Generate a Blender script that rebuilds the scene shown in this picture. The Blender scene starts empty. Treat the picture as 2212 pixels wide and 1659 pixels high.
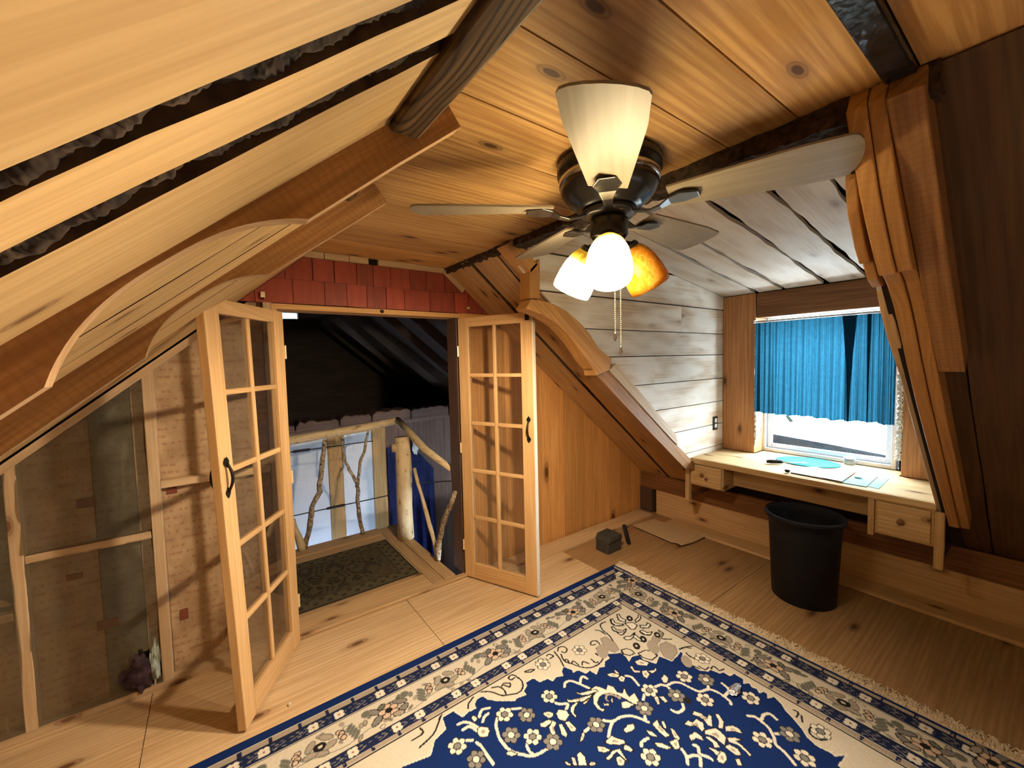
import bpy, bmesh, math, random
import numpy as np
from mathutils import Vector, Matrix

# ------------------------------------------------------------------ camera, world, exposure
SC = bpy.context.scene
COL = SC.collection
rnd = random.Random(7)

def make_camera():
    f, yaw, pitch, roll = 881.375, 0.632849, -0.0569527, -0.0232105
    fw = Vector((math.sin(yaw)*math.cos(pitch), math.cos(yaw)*math.cos(pitch), math.sin(pitch)))
    r = Vector((math.cos(yaw), -math.sin(yaw), 0)); u = r.cross(fw)
    r2 = math.cos(roll)*r + math.sin(roll)*u
    u2 = -math.sin(roll)*r + math.cos(roll)*u
    cd = bpy.data.cameras.new('camera'); co = bpy.data.objects.new('camera', cd)
    COL.objects.link(co)
    cd.sensor_width = 36.0; cd.lens = f/2212*36.0; cd.clip_start = 0.01
    m = Matrix.Identity(4)
    for i in range(3):
        m[i][0] = r2[i]; m[i][1] = u2[i]; m[i][2] = -fw[i]
    m[0][3], m[1][3], m[2][3] = 0, 0, 1.5
    co.matrix_world = m
    SC.camera = co
make_camera()

SC.view_settings.view_transform = 'Standard'
SC.view_settings.look = 'None'
SC.view_settings.gamma = 1.0
SC.view_settings.use_curve_mapping = False
SC.view_settings.exposure = 0.72

cy = SC.cycles
cy.max_bounces = 5; cy.diffuse_bounces = 3; cy.glossy_bounces = 2; cy.transmission_bounces = 4; cy.transparent_max_bounces = 12
cy.caustics_reflective = False; cy.caustics_refractive = False
cy.use_adaptive_sampling = True; cy.adaptive_threshold = 0.12; cy.adaptive_min_samples = 16; cy.sample_clamp_indirect = 6.0

W = bpy.data.worlds.new('sky'); SC.world = W
W.use_nodes = True
bg = W.node_tree.nodes['Background']
bg.inputs[0].default_value = (0.80, 0.92, 1.0, 1)       # bright overcast daylight
bg.inputs[1].default_value = 33.0

LAMP_W = 74.0            # each lit bulb of the ceiling fan
LAMP_COL = (1.0, 0.77, 0.51)
WELL_W = 30.0            # unseen point light added below the landing to brighten the stairwell

# portal over the window so the daylight is sampled well
pl = bpy.data.lights.new('window_portal', 'AREA'); po = bpy.data.objects.new('window_portal', pl)
COL.objects.link(po)
pl.shape = 'RECTANGLE'; pl.size = 0.86; pl.size_y = 1.03
pl.cycles.is_portal = True
po.matrix_world = Matrix.Translation((3.84, 1.08, 1.25)) @ Matrix(((0,0,1,0),(1,0,0,0),(0,1,0,0),(0,0,0,1)))

# ------------------------------------------------------------------ materials
MATS = {}
def newmat(name):
    m = bpy.data.materials.new(name); m.use_nodes = True
    nt = m.node_tree; nt.nodes.clear()
    out = nt.nodes.new('ShaderNodeOutputMaterial')
    MATS[name] = m
    return m, nt, out
def N(nt, t, **kw):
    n = nt.nodes.new(t)
    for k, v in kw.items():
        if k.startswith('i_'): n.inputs[k[2:].replace('_', ' ')].default_value = v
        else: setattr(n, k, v)
    return n
def LK(nt, a, b): nt.links.new(a, b)
def ramp(nt, fac, stops):
    r = N(nt, 'ShaderNodeValToRGB')
    el = r.color_ramp.elements
    while len(el) < len(stops): el.new(0.5)
    for e, (p, c) in zip(el, stops):
        e.position = p; e.color = (c[0], c[1], c[2], 1)
    LK(nt, fac, r.inputs[0])
    return r
def mixc(nt, fac, a, b, mode='MIX'):
    m = N(nt, 'ShaderNodeMix', data_type='RGBA', blend_type=mode)
    for sock, val in ((m.inputs[0], fac), (m.inputs[6], a), (m.inputs[7], b)):
        if hasattr(val, 'is_linked') or hasattr(val, 'links'): LK(nt, val, sock)
        elif isinstance(val, (int, float)): sock.default_value = val
        else: sock.default_value = (val[0], val[1], val[2], 1)
    return m.outputs[2]
def math_n(nt, op, a, b=None, clamp=False):
    m = N(nt, 'ShaderNodeMath', operation=op, use_clamp=clamp)
    for i, v in enumerate((a, b)):
        if v is None: continue
        if isinstance(v, (int, float)): m.inputs[i].default_value = v
        else: LK(nt, v, m.inputs[i])
    return m.outputs[0]

def grain_coords(nt, sc=(1, 1, 1)):
    tc = N(nt, 'ShaderNodeTexCoord'); oi = N(nt, 'ShaderNodeObjectInfo')
    off = N(nt, 'ShaderNodeCombineXYZ')
    for i, k in enumerate((41.0, 17.0, 29.0)):
        LK(nt, math_n(nt, 'MULTIPLY', oi.outputs['Random'], k), off.inputs[i])
    ad = N(nt, 'ShaderNodeVectorMath', operation='ADD')
    LK(nt, tc.outputs['Object'], ad.inputs[0]); LK(nt, off.outputs[0], ad.inputs[1])
    sp = N(nt, 'ShaderNodeSeparateXYZ'); LK(nt, ad.outputs[0], sp.inputs[0])
    cb = N(nt, 'ShaderNodeCombineXYZ')                       # along the grain, across the grain
    LK(nt, sp.outputs[0], cb.inputs[0]); LK(nt, math_n(nt, 'ADD', sp.outputs[1], sp.outputs[2]), cb.inputs[1])
    return cb.outputs[0], oi.outputs['Random']
def mapped(nt, vec, sc):
    mp = N(nt, 'ShaderNodeMapping'); mp.inputs['Scale'].default_value = sc
    LK(nt, vec, mp.inputs['Vector']); return mp.outputs[0]

def wood(name, light, dark, knot=None, rough=0.6, ring=0.45, knot_scale=1.0, vary=0.22, bump=0.0, wash=None, saw=0.0, wsc=(0.28, 2.3), wdist=7.0):
    """wood whose grain runs along the object's own X axis"""
    m, nt, out = newmat(name)
    v, rn = grain_coords(nt)
    n1 = N(nt, 'ShaderNodeTexNoise', noise_dimensions='2D', i_Scale=1.0, i_Detail=2.5, i_Roughness=0.65)
    LK(nt, mapped(nt, v, (2.2, 55, 55)), n1.inputs['Vector'])
    n2 = N(nt, 'ShaderNodeTexNoise', noise_dimensions='2D', i_Scale=1.0, i_Detail=0.0)
    LK(nt, mapped(nt, v, (1.6, 7, 7)), n2.inputs['Vector'])
    wv = N(nt, 'ShaderNodeTexWave', wave_type='BANDS', bands_direction='Y', i_Scale=5.5, i_Distortion=wdist, i_Detail=0.0)
    wv.inputs['Detail Scale'].default_value = 0.7
    LK(nt, mapped(nt, v, (wsc[0], wsc[1], 1)), wv.inputs['Vector'])
    rings = math_n(nt, 'POWER', wv.outputs['Fac'], 2.5)
    mid = tuple((a+b)/2 for a, b in zip(light, dark))
    c0 = ramp(nt, n1.outputs['Fac'], [(0.36, dark), (0.5, mid), (0.60, light)]).outputs[0]
    base = mixc(nt, 0.45, c0, ramp(nt, n2.outputs['Fac'], [(0.35, mid), (0.62, light)]).outputs[0])
    base = mixc(nt, math_n(nt, 'MULTIPLY', rings, ring), base, dark)
    if knot:
        vo = N(nt, 'ShaderNodeTexVoronoi', voronoi_dimensions='2D', i_Scale=1.0, i_Randomness=1.0)
        LK(nt, mapped(nt, v, (2.6*knot_scale, 6.5*knot_scale, 6.5*knot_scale)), vo.inputs['Vector'])
        cr = N(nt, 'ShaderNodeSeparateColor'); LK(nt, vo.outputs['Color'], cr.inputs[0])
        sel = math_n(nt, 'GREATER_THAN', cr.outputs[0], 0.55)
        kf = ramp(nt, vo.outputs['Distance'], [(0.05, (1, 1, 1)), (0.075, (0.45,)*3), (0.095, (0.65,)*3), (0.12, (0.2,)*3), (0.22, (0.0, 0, 0))]).outputs[0]
        base = mixc(nt, math_n(nt, 'MULTIPLY', kf, sel), base, knot)
    if wash:
        nw = N(nt, 'ShaderNodeTexNoise', noise_dimensions='2D', i_Scale=1.0, i_Detail=1.5, i_Roughness=0.6)
        LK(nt, mapped(nt, v, (2.5, 9, 9)), nw.inputs['Vector'])
        wf = ramp(nt, nw.outputs['Fac'], [(0.32, (0.15,)*3), (0.60, (0.85,)*3)]).outputs[0]
        base = mixc(nt, wf, base, wash)
    if saw:
        ws = N(nt, 'ShaderNodeTexWave', wave_type='BANDS', bands_direction='X', i_Scale=17.0, i_Distortion=6.0, i_Detail=1.0)
        LK(nt, v, ws.inputs['Vector'])
        base = mixc(nt, math_n(nt, 'MULTIPLY', math_n(nt, 'POWER', ws.outputs['Fac'], 3.0), saw), base, dark)
    val = math_n(nt, 'ADD', math_n(nt, 'MULTIPLY', rn, 2*vary), 1-vary)
    hs = N(nt, 'ShaderNodeHueSaturation'); LK(nt, base, hs.inputs['Color']); LK(nt, val, hs.inputs['Value'])
    b = N(nt, 'ShaderNodeBsdfPrincipled', i_Roughness=rough); b.inputs['Specular IOR Level'].default_value = 0.3 if rough < 0.7 else 0.08
    LK(nt, hs.outputs[0], b.inputs['Base Color'])
    bp = N(nt, 'ShaderNodeBump', i_Strength=bump, i_Distance=0.004)
    h = n1.outputs['Fac']
    if bump: LK(nt, h, bp.inputs['Height']); LK(nt, bp.outputs[0], b.inputs['Normal'])
    LK(nt, b.outputs[0], out.inputs[0])
    return m

def plain(name, col, rough=0.6, metal=0.0, noise=0.0, nscale=20.0, bump=0.0, spec=0.4, coat=0.0):
    m, nt, out = newmat(name)
    b = N(nt, 'ShaderNodeBsdfPrincipled', i_Roughness=rough, i_Metallic=metal)
    b.inputs['Specular IOR Level'].default_value = spec
    b.inputs['Coat Weight'].default_value = coat
    if not noise and not bump:
        b.inputs['Base Color'].default_value = (*col, 1); LK(nt, b.outputs[0], out.inputs[0]); return m
    tc = N(nt, 'ShaderNodeTexCoord')
    n = N(nt, 'ShaderNodeTexNoise', i_Scale=nscale, i_Detail=2.0)
    LK(nt, tc.outputs['Object'], n.inputs['Vector'])
    lo = tuple(c*(1-noise) for c in col); hi = tuple(min(1, c*(1+noise)) for c in col)
    LK(nt, ramp(nt, n.outputs['Fac'], [(0.3, lo), (0.7, hi)]).outputs[0], b.inputs['Base Color'])
    if bump:
        bp = N(nt, 'ShaderNodeBump', i_Strength=bump, i_Distance=0.01)
        LK(nt, n.outputs['Fac'], bp.inputs['Height']); LK(nt, bp.outputs[0], b.inputs['Normal'])
    LK(nt, b.outputs[0], out.inputs[0])
    return m

KN = (0.10, 0.045, 0.018)
M_CEIL = wood('pine_ceiling', (0.72, 0.44, 0.17), (0.40, 0.195, 0.06), KN, ring=0.42, bump=0.0)
M_SLOPE = wood('rough_sawn_board', (0.78, 0.54, 0.25), (0.58, 0.36, 0.15), (0.28, 0.15, 0.06), ring=0.25, vary=0.12, knot_scale=1.1)
M_RAFT = wood('brown_rafter', (0.42, 0.215, 0.08), (0.20, 0.092, 0.034), None, ring=0.3, saw=0.28, vary=0.12)
M_RAFTEDGE = wood('pale_rafter_edge', (0.62, 0.42, 0.24), (0.42, 0.25, 0.12), None, ring=0.2, vary=0.1)
M_DARKBEAM = wood('dark_beam', (0.20, 0.12, 0.05), (0.03, 0.014, 0.006), None, ring=1.0, rough=0.6, vary=0.05, wsc=(1.1, 3.2), wdist=16.0)
M_WANE = plain('waney_edge', (0.085, 0.045, 0.02), 0.9, noise=0.5, nscale=40)
M_BARK = plain('bark', (0.045, 0.027, 0.016), 0.9, noise=0.8, nscale=45, bump=0.9)
M_DARK = plain('dark_void', (0.018, 0.012, 0.009), 0.95)
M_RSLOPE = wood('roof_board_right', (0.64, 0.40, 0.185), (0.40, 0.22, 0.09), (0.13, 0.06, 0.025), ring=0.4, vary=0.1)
M_WASH = wood('whitewashed_plank', (0.66, 0.52, 0.36), (0.40, 0.28, 0.17), (0.20, 0.12, 0.07), ring=0.45, wash=(0.80, 0.76, 0.68), vary=0.10)
M_DCEIL = wood('pale_dormer_plank', (0.66, 0.56, 0.44), (0.46, 0.35, 0.25), (0.22, 0.14, 0.09), ring=0.55, wash=(0.72, 0.66, 0.58), vary=0.08, knot_scale=0.8)
M_PLYB = wood('plywood_shaded', (0.44, 0.275, 0.135), (0.29, 0.165, 0.07), (0.10, 0.045, 0.02), ring=0.5, rough=0.6, knot_scale=0.75, vary=0.05)  # right-hand floor sheets: the dimmer light there is put into a darker colour
M_NEAR = wood('shade_darkened_board', (0.13, 0.066, 0.028), (0.065, 0.032, 0.014), None, ring=0.4, vary=0.1)  # near right slope: shade behind the timbers painted as a darker wood
M_PANEL = wood('varnished_pine_panel', (0.70, 0.38, 0.135), (0.50, 0.235, 0.07), (0.13, 0.05, 0.015), ring=0.4, rough=0.4, vary=0.16, knot_scale=0.5)
M_POST = wood('orange_hewn_post', (0.55, 0.27, 0.11), (0.33, 0.14, 0.05), (0.10, 0.04, 0.015), ring=0.4, rough=0.5, knot_scale=0.9, vary=0.08)
M_HEAD = wood('dark_hewn_header', (0.26, 0.12, 0.05), (0.12, 0.05, 0.02), None, ring=0.4, rough=0.5, vary=0.08)
M_DOOR = wood('door_pine', (0.72, 0.47, 0.23), (0.55, 0.33, 0.14), None, ring=0.35, rough=0.45, vary=0.07)
M_JAMB = wood('dark_jamb', (0.14, 0.08, 0.055), (0.07, 0.04, 0.03), None, vary=0.1)
M_PLY = wood('plywood', (0.70, 0.52, 0.32), (0.50, 0.33, 0.175), (0.16, 0.075, 0.03), ring=0.5, rough=0.55, knot_scale=0.75, vary=0.05)
M_STUD = wood('pale_stud', (0.66, 0.50, 0.32), (0.48, 0.33, 0.19), (0.2, 0.1, 0.05), ring=0.25, vary=0.1)
M_DESK = wood('desk_pine', (0.68, 0.50, 0.27), (0.48, 0.31, 0.14), (0.16, 0.07, 0.03), ring=0.5, rough=0.8, knot_scale=0.9, vary=0.08)
M_KNEE = wood('knee_wall_board', (0.66, 0.46, 0.26), (0.48, 0.31, 0.155), (0.14, 0.06, 0.03), ring=0.35, vary=0.08)
M_TIMBER = wood('orange_timber', (0.58, 0.31, 0.105), (0.36, 0.17, 0.05), None, ring=0.35, vary=0.08, saw=0.2)
M_TRIM = wood('honey_trim', (0.60, 0.36, 0.14), (0.42, 0.22, 0.07), None, ring=0.3, vary=0.1)
M_LAND = wood('landing_pine', (0.58, 0.40, 0.22), (0.40, 0.25, 0.12), (0.16, 0.08, 0.03), ring=0.35, vary=0.1)
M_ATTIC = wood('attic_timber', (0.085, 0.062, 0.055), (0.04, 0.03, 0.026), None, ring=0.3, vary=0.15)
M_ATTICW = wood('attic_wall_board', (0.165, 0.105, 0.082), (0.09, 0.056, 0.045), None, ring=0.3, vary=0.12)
M_WHITE = plain('white_panel', (0.72, 0.76, 0.82), 0.7, noise=0.05, nscale=3)
M_VINYL = plain('white_vinyl', (0.62, 0.68, 0.74), 0.35, noise=0.02)
M_FIBRE = plain('fibre_fluff', (0.78, 0.74, 0.66), 1.0, noise=0.35, nscale=120, bump=0.8)
M_BLACK = plain('fan_black', (0.012, 0.011, 0.012), 0.25, noise=0.1, spec=0.5)
M_CHROME = plain('fan_steel', (0.55, 0.56, 0.58), 0.22, metal=1.0)
M_BRASS = plain('brass', (0.88, 0.76, 0.48), 0.35, metal=0.35)
M_IRON = plain('black_iron', (0.02, 0.017, 0.016), 0.5, metal=0.6, noise=0.3)
M_BLADE = wood('fan_blade', (0.29, 0.245, 0.18), (0.22, 0.18, 0.13), None, ring=0.2, rough=0.4, vary=0.03)
M_BIN = plain('black_plastic', (0.008, 0.010, 0.017), 0.6, spec=0.25)
M_CARD = plain('cardboard', (0.56, 0.41, 0.25), 0.85, noise=0.08, nscale=60)
M_CARDE = plain('cardboard_edge', (0.60, 0.46, 0.30), 0.9, noise=0.3, nscale=200)
M_CHAR = plain('charcoal_cloth', (0.045, 0.042, 0.038), 0.9, noise=0.4, nscale=80, bump=0.3)
M_BLKF = plain('black_rubber', (0.008, 0.008, 0.009), 0.8)
M_PAPER = plain('white_paper', (0.72, 0.78, 0.80), 0.9, noise=0.02, spec=0.05)
M_BLUEPAPER = plain('pale_blue_paper', (0.25, 0.50, 0.58), 0.9, noise=0.05, spec=0.05)
M_STEEL = plain('steel', (0.55, 0.57, 0.6), 0.3, metal=1.0)
M_ROPE = plain('cable_black', (0.01, 0.01, 0.012), 0.6)
M_SNOW = plain('dark_eave', (0.006, 0.008, 0.011), 0.8, noise=0.2)
M_NAVYC = plain('navy_cloth', (0.006, 0.012, 0.075), 0.9, noise=0.3, nscale=30)
M_PLUM = plain('dark_plum_cloth', (0.05, 0.028, 0.04), 0.9, noise=0.6, nscale=30, bump=0.4)
M_TEALF = plain('pale_teal_foam', (0.42, 0.52, 0.48), 0.9, noise=0.25, nscale=40, bump=0.4)
M_OUTLET = plain('outlet_black', (0.01, 0.01, 0.01), 0.4)
M_OUTW = plain('outlet_white', (0.75, 0.76, 0.75), 0.4)
M_CREAMP = plain('cream_paint', (0.86, 0.82, 0.72), 0.5)
M_FOIL = plain('crumpled_foil', (0.7, 0.7, 0.75), 0.2, metal=0.9, noise=0.2, nscale=90, bump=0.8)
M_FRINGE = plain('rug_fringe', (0.74, 0.62, 0.46), 0.95, noise=0.25, nscale=90)

def red_shingle():
    m, nt, out = newmat('red_shingle')
    v, rn = grain_coords(nt)
    n = N(nt, 'ShaderNodeTexNoise', i_Scale=1.0, i_Detail=4.0); LK(nt, mapped(nt, v, (4, 30, 30)), n.inputs['Vector'])
    c = ramp(nt, n.outputs['Fac'], [(0.3, (0.21, 0.030, 0.013)), (0.7, (0.32, 0.048, 0.020))]).outputs[0]
    hs = N(nt, 'ShaderNodeHueSaturation'); LK(nt, c, hs.inputs['Color'])
    LK(nt, math_n(nt, 'ADD', math_n(nt, 'MULTIPLY', rn, 0.5), 0.75), hs.inputs['Value'])
    b = N(nt, 'ShaderNodeBsdfPrincipled', i_Roughness=0.6); LK(nt, hs.outputs[0], b.inputs['Base Color'])
    LK(nt, b.outputs[0], out.inputs[0]); return m
M_RED = red_shingle()

def kraft(name, c1, c2, ink):
    """brown insulation facing with faint rows of print"""
    m, nt, out = newmat(name)
    tc = N(nt, 'ShaderNodeTexCoord')
    n = N(nt, 'ShaderNodeTexNoise', i_Scale=9.0, i_Detail=5.0, i_Distortion=0.5); LK(nt, tc.outputs['Object'], n.inputs['Vector'])
    c = ramp(nt, n.outputs['Fac'], [(0.32, c1), (0.7, c2)]).outputs[0]
    w = N(nt, 'ShaderNodeTexWave', wave_type='BANDS', bands_direction='Z', i_Scale=9.0, i_Distortion=1.0)
    LK(nt, tc.outputs['Object'], w.inputs['Vector'])
    nb = N(nt, 'ShaderNodeTexNoise', i_Scale=1.0, i_Detail=2.0); LK(nt, mapped(nt, tc.outputs['Object'], (60, 60, 18)), nb.inputs['Vector'])
    f = math_n(nt, 'MULTIPLY', math_n(nt, 'GREATER_THAN', w.outputs['Fac'], 0.72), math_n(nt, 'GREATER_THAN', nb.outputs['Fac'], 0.52))
    c = mixc(nt, math_n(nt, 'MULTIPLY', f, 0.45), c, ink)
    b = N(nt, 'ShaderNodeBsdfPrincipled', i_Roughness=0.7); LK(nt, c, b.inputs['Base Color'])
    bp = N(nt, 'ShaderNodeBump', i_Strength=0.4, i_Distance=0.02); LK(nt, n.outputs['Fac'], bp.inputs['Height']); LK(nt, bp.outputs[0], b.inputs['Normal'])
    LK(nt, b.outputs[0], out.inputs[0]); return m
M_KRAFT = kraft('kraft_facing', (0.34, 0.225, 0.125), (0.54, 0.39, 0.24), (0.30, 0.10, 0.06))
M_GREYB = kraft('grey_batt', (0.10, 0.10, 0.078), (0.19, 0.19, 0.15), (0.07, 0.07, 0.06))
M_REDINK = plain('red_print', (0.20, 0.055, 0.03), 0.8)

def sheer(name, tint, alpha, gloss=0.12, rough=0.25):
    m, nt, out = newmat(name)
    t = N(nt, 'ShaderNodeBsdfTransparent'); t.inputs[0].default_value = (1, 1, 1, 1)
    d = N(nt, 'ShaderNodeBsdfDiffuse'); d.inputs[0].default_value = (*tint, 1)
    g = N(nt, 'ShaderNodeBsdfGlossy'); g.inputs['Roughness'].default_value = rough
    mx = N(nt, 'ShaderNodeMixShader'); mx.inputs[0].default_value = alpha
    LK(nt, t.outputs[0], mx.inputs[1]); LK(nt, d.outputs[0], mx.inputs[2])
    fr = N(nt, 'ShaderNodeFresnel', i_IOR=1.45)
    m2 = N(nt, 'ShaderNodeMixShader'); LK(nt, math_n(nt, 'MULTIPLY', fr.outputs[0], gloss*8), m2.inputs[0])
    LK(nt, mx.outputs[0], m2.inputs[1]); LK(nt, g.outputs[0], m2.inputs[2])
    LK(nt, m2.outputs[0], out.inputs[0]); return m
M_GLASS = sheer('pane_glass', (0.40, 0.38, 0.34), 0.02, 0.06, 0.02)
M_WGLASS = sheer('window_glass', (0.5, 0.55, 0.6), 0.01, 0.05, 0.02)
M_POLY = sheer('plastic_sheet', (0.34, 0.31, 0.22), 0.22, 0.10, 0.28)
M_JAR = sheer('clear_jar', (0.6, 0.75, 0.85), 0.35, 0.12, 0.1)

def emit_mat(name, col, strength):
    m, nt, out = newmat(name)
    e = N(nt, 'ShaderNodeEmission'); e.inputs[0].default_value = (*col, 1); e.inputs[1].default_value = strength
    LK(nt, e.outputs[0], out.inputs[0]); m.cycles.emission_sampling = 'NONE'; return m

def lit_shade():
    """frosted glass lit from inside: hottest near the mouth, amber marbling near the neck (own Z = 0 at the neck)"""
    m, nt, out = newmat('lit_glass_shade')
    tc = N(nt, 'ShaderNodeTexCoord'); sp = N(nt, 'ShaderNodeSeparateXYZ'); LK(nt, tc.outputs['Object'], sp.inputs[0])
    n = N(nt, 'ShaderNodeTexNoise', i_Scale=16.0, i_Detail=4.0, i_Distortion=1.6); LK(nt, tc.outputs['Object'], n.inputs['Vector'])
    z = math_n(nt, 'ADD', sp.outputs[2], math_n(nt, 'MULTIPLY', math_n(nt, 'SUBTRACT', n.outputs['Fac'], 0.5), 0.05))
    t = math_n(nt, 'MULTIPLY', z, 1/0.16)
    c = ramp(nt, t, [(0.16, (1.0, 0.50, 0.03)), (0.46, (1.0, 0.78, 0.42))]).outputs[0]
    s = ramp(nt, t, [(0.10, (0.012,)*3), (0.24, (0.06,)*3), (0.46, (1.0,)*3)]).outputs[0]
    e = N(nt, 'ShaderNodeEmission'); LK(nt, c, e.inputs[0]); LK(nt, math_n(nt, 'MULTIPLY', s, 29.0), e.inputs[1])
    LK(nt, e.outputs[0], out.inputs[0]); return m
M_SHADE_ON = lit_shade()
def amber_shade():
    m, nt, out = newmat('amber_glass_shade')
    tc = N(nt, 'ShaderNodeTexCoord')
    n = N(nt, 'ShaderNodeTexNoise', i_Scale=14.0, i_Detail=3.0, i_Distortion=2.5); LK(nt, tc.outputs['Object'], n.inputs['Vector'])
    c = ramp(nt, n.outputs['Fac'], [(0.38, (0.80, 0.40, 0.03)), (0.5, (0.92, 0.60, 0.12)), (0.6, (0.75, 0.36, 0.03))]).outputs[0]
    d = N(nt, 'ShaderNodeBsdfPrincipled', i_Roughness=0.25); LK(nt, c, d.inputs['Base Color'])
    t = N(nt, 'ShaderNodeBsdfTranslucent'); LK(nt, c, t.inputs[0])
    mx = N(nt, 'ShaderNodeMixShader'); mx.inputs[0].default_value = 0.55
    LK(nt, d.outputs[0], mx.inputs[1]); LK(nt, t.outputs[0], mx.inputs[2]); LK(nt, mx.outputs[0], out.inputs[0]); return m
M_SHADE_OFF = amber_shade()
M_BULB = emit_mat('lit_bulb', (1.0, 0.72, 0.36), 40.0)
M_TUBE = emit_mat('lit_tube', (0.55, 0.90, 1.0), 3.0)

def curtain_mat(name, col, trans):
    m, nt, out = newmat(name)
    tc = N(nt, 'ShaderNodeTexCoord')
    n = N(nt, 'ShaderNodeTexNoise', i_Scale=1.0, i_Detail=4.0); LK(nt, mapped(nt, tc.outputs['Object'], (40, 120, 22)), n.inputs['Vector'])
    lo = tuple(c*0.72 for c in col)
    c = ramp(nt, n.outputs['Fac'], [(0.3, lo), (0.7, col)]).outputs[0]
    d = N(nt, 'ShaderNodeBsdfDiffuse'); LK(nt, c, d.inputs[0])
    t = N(nt, 'ShaderNodeBsdfTranslucent'); LK(nt, c, t.inputs[0])
    mx = N(nt, 'ShaderNodeMixShader'); mx.inputs[0].default_value = trans
    LK(nt, d.outputs[0], mx.inputs[1]); LK(nt, t.outputs[0], mx.inputs[2]); LK(nt, mx.outputs[0], out.inputs[0]); return m
M_CURT = curtain_mat('blue_curtain', (0.007, 0.040, 0.066), 0.6)
M_CURTD = curtain_mat('blue_curtain_bunched', (0.014, 0.060, 0.095), 0.5)

def attr_mat(name, rough=0.95):
    m, nt, out = newmat(name)
    a = N(nt, 'ShaderNodeAttribute', attribute_name='dye')
    tc = N(nt, 'ShaderNodeTexCoord')
    n = N(nt, 'ShaderNodeTexNoise', i_Scale=260.0, i_Detail=2.0); LK(nt, tc.outputs['Object'], n.inputs['Vector'])
    hs = N(nt, 'ShaderNodeHueSaturation'); LK(nt, a.outputs['Color'], hs.inputs['Color'])
    LK(nt, math_n(nt, 'ADD', math_n(nt, 'MULTIPLY', n.outputs['Fac'], 0.5), 0.75), hs.inputs['Value'])
    b = N(nt, 'ShaderNodeBsdfPrincipled', i_Roughness=rough); b.inputs['Specular IOR Level'].default_value = 0.15
    LK(nt, hs.outputs[0], b.inputs['Base Color'])
    bp = N(nt, 'ShaderNodeBump', i_Strength=0.35, i_Distance=0.003); LK(nt, n.outputs['Fac'], bp.inputs['Height']); LK(nt, bp.outputs[0], b.inputs['Normal'])
    LK(nt, b.outputs[0], out.inputs[0]); return m
M_RUG = attr_mat('woven_rug'); M_MAT = attr_mat('woven_mat')

def birch():
    m, nt, out = newmat('birch_bark')
    tc = N(nt, 'ShaderNodeTexCoord')
    n = N(nt, 'ShaderNodeTexNoise', i_Scale=1.0, i_Detail=4.0); LK(nt, mapped(nt, tc.outputs['Object'], (14, 14, 60)), n.inputs['Vector'])
    c = ramp(nt, n.outputs['Fac'], [(0.30, (0.20, 0.13, 0.07)), (0.38, (0.62, 0.49, 0.29)), (0.7, (0.74, 0.61, 0.39))]).outputs[0]
    b = N(nt, 'ShaderNodeBsdfPrincipled', i_Roughness=0.7); LK(nt, c, b.inputs['Base Color']); LK(nt, b.outputs[0], out.inputs[0]); return m
M_BIRCH = birch()
M_TWIG = plain('lichen_bark', (0.30, 0.24, 0.17), 0.9, noise=0.75, nscale=45, bump=0.6)

# ------------------------------------------------------------------ mesh helpers
WM = {}     # world matrices of everything built here
def frame_for(origin, grain=(1, 0, 0), up=(0, 0, 1)):
    x = Vector(grain).normalized(); u = Vector(up)
    if abs(x.dot(u)) > 0.95: u = Vector((0, 1, 0))
    y = u.cross(x).normalized(); z = x.cross(y)
    m = Matrix.Identity(4)
    for i in range(3): m[i][0], m[i][1], m[i][2], m[i][3] = x[i], y[i], z[i], origin[i]
    return m
def place(o, m, parent=None):
    COL.objects.link(o)
    if parent is not None:
        o.parent = parent
        o.matrix_basis = WM[parent.name].inverted() @ m
    else:
        o.matrix_basis = m
    WM[o.name] = m.copy()
def mesh(name, verts, faces, mat, parent=None, grain=(1, 0, 0), up=(0, 0, 1), smooth=False, origin=None, mats=None, fmat=None):
    """world-space vertices -> one object whose own X axis follows the grain"""
    vs = [Vector(v) for v in verts]
    if origin is None:
        origin = sum(vs, Vector())/len(vs)
    m = frame_for(origin, grain, up); mi = m.inverted()
    me = bpy.data.meshes.new(name)
    me.from_pydata([mi @ v for v in vs], [], faces)
    for k in (mats or [mat]): me.materials.append(k)
    if fmat:
        for p, i in zip(me.polygons, fmat): p.material_index = i
    if smooth: me.polygons.foreach_set('use_smooth', [True]*len(me.polygons))
    me.update()
    o = bpy.data.objects.new(name, me)
    place(o, m, parent)
    return o
def box(name, x0, x1, y0, y1, z0, z1, mat, parent=None, grain=None):
    v = [(x, y, z) for x in (x0, x1) for y in (y0, y1) for z in (z0, z1)]
    f = [(0, 1, 3, 2), (4, 6, 7, 5), (0, 4, 5, 1), (2, 3, 7, 6), (0, 2, 6, 4), (1, 5, 7, 3)]
    if grain is None:
        d = (x1-x0, y1-y0, z1-z0); k = d.index(max(d)); grain = [(1, 0, 0), (0, 1, 0), (0, 0, 1)][k]
    return mesh(name, v, f, mat, parent, grain)
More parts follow.
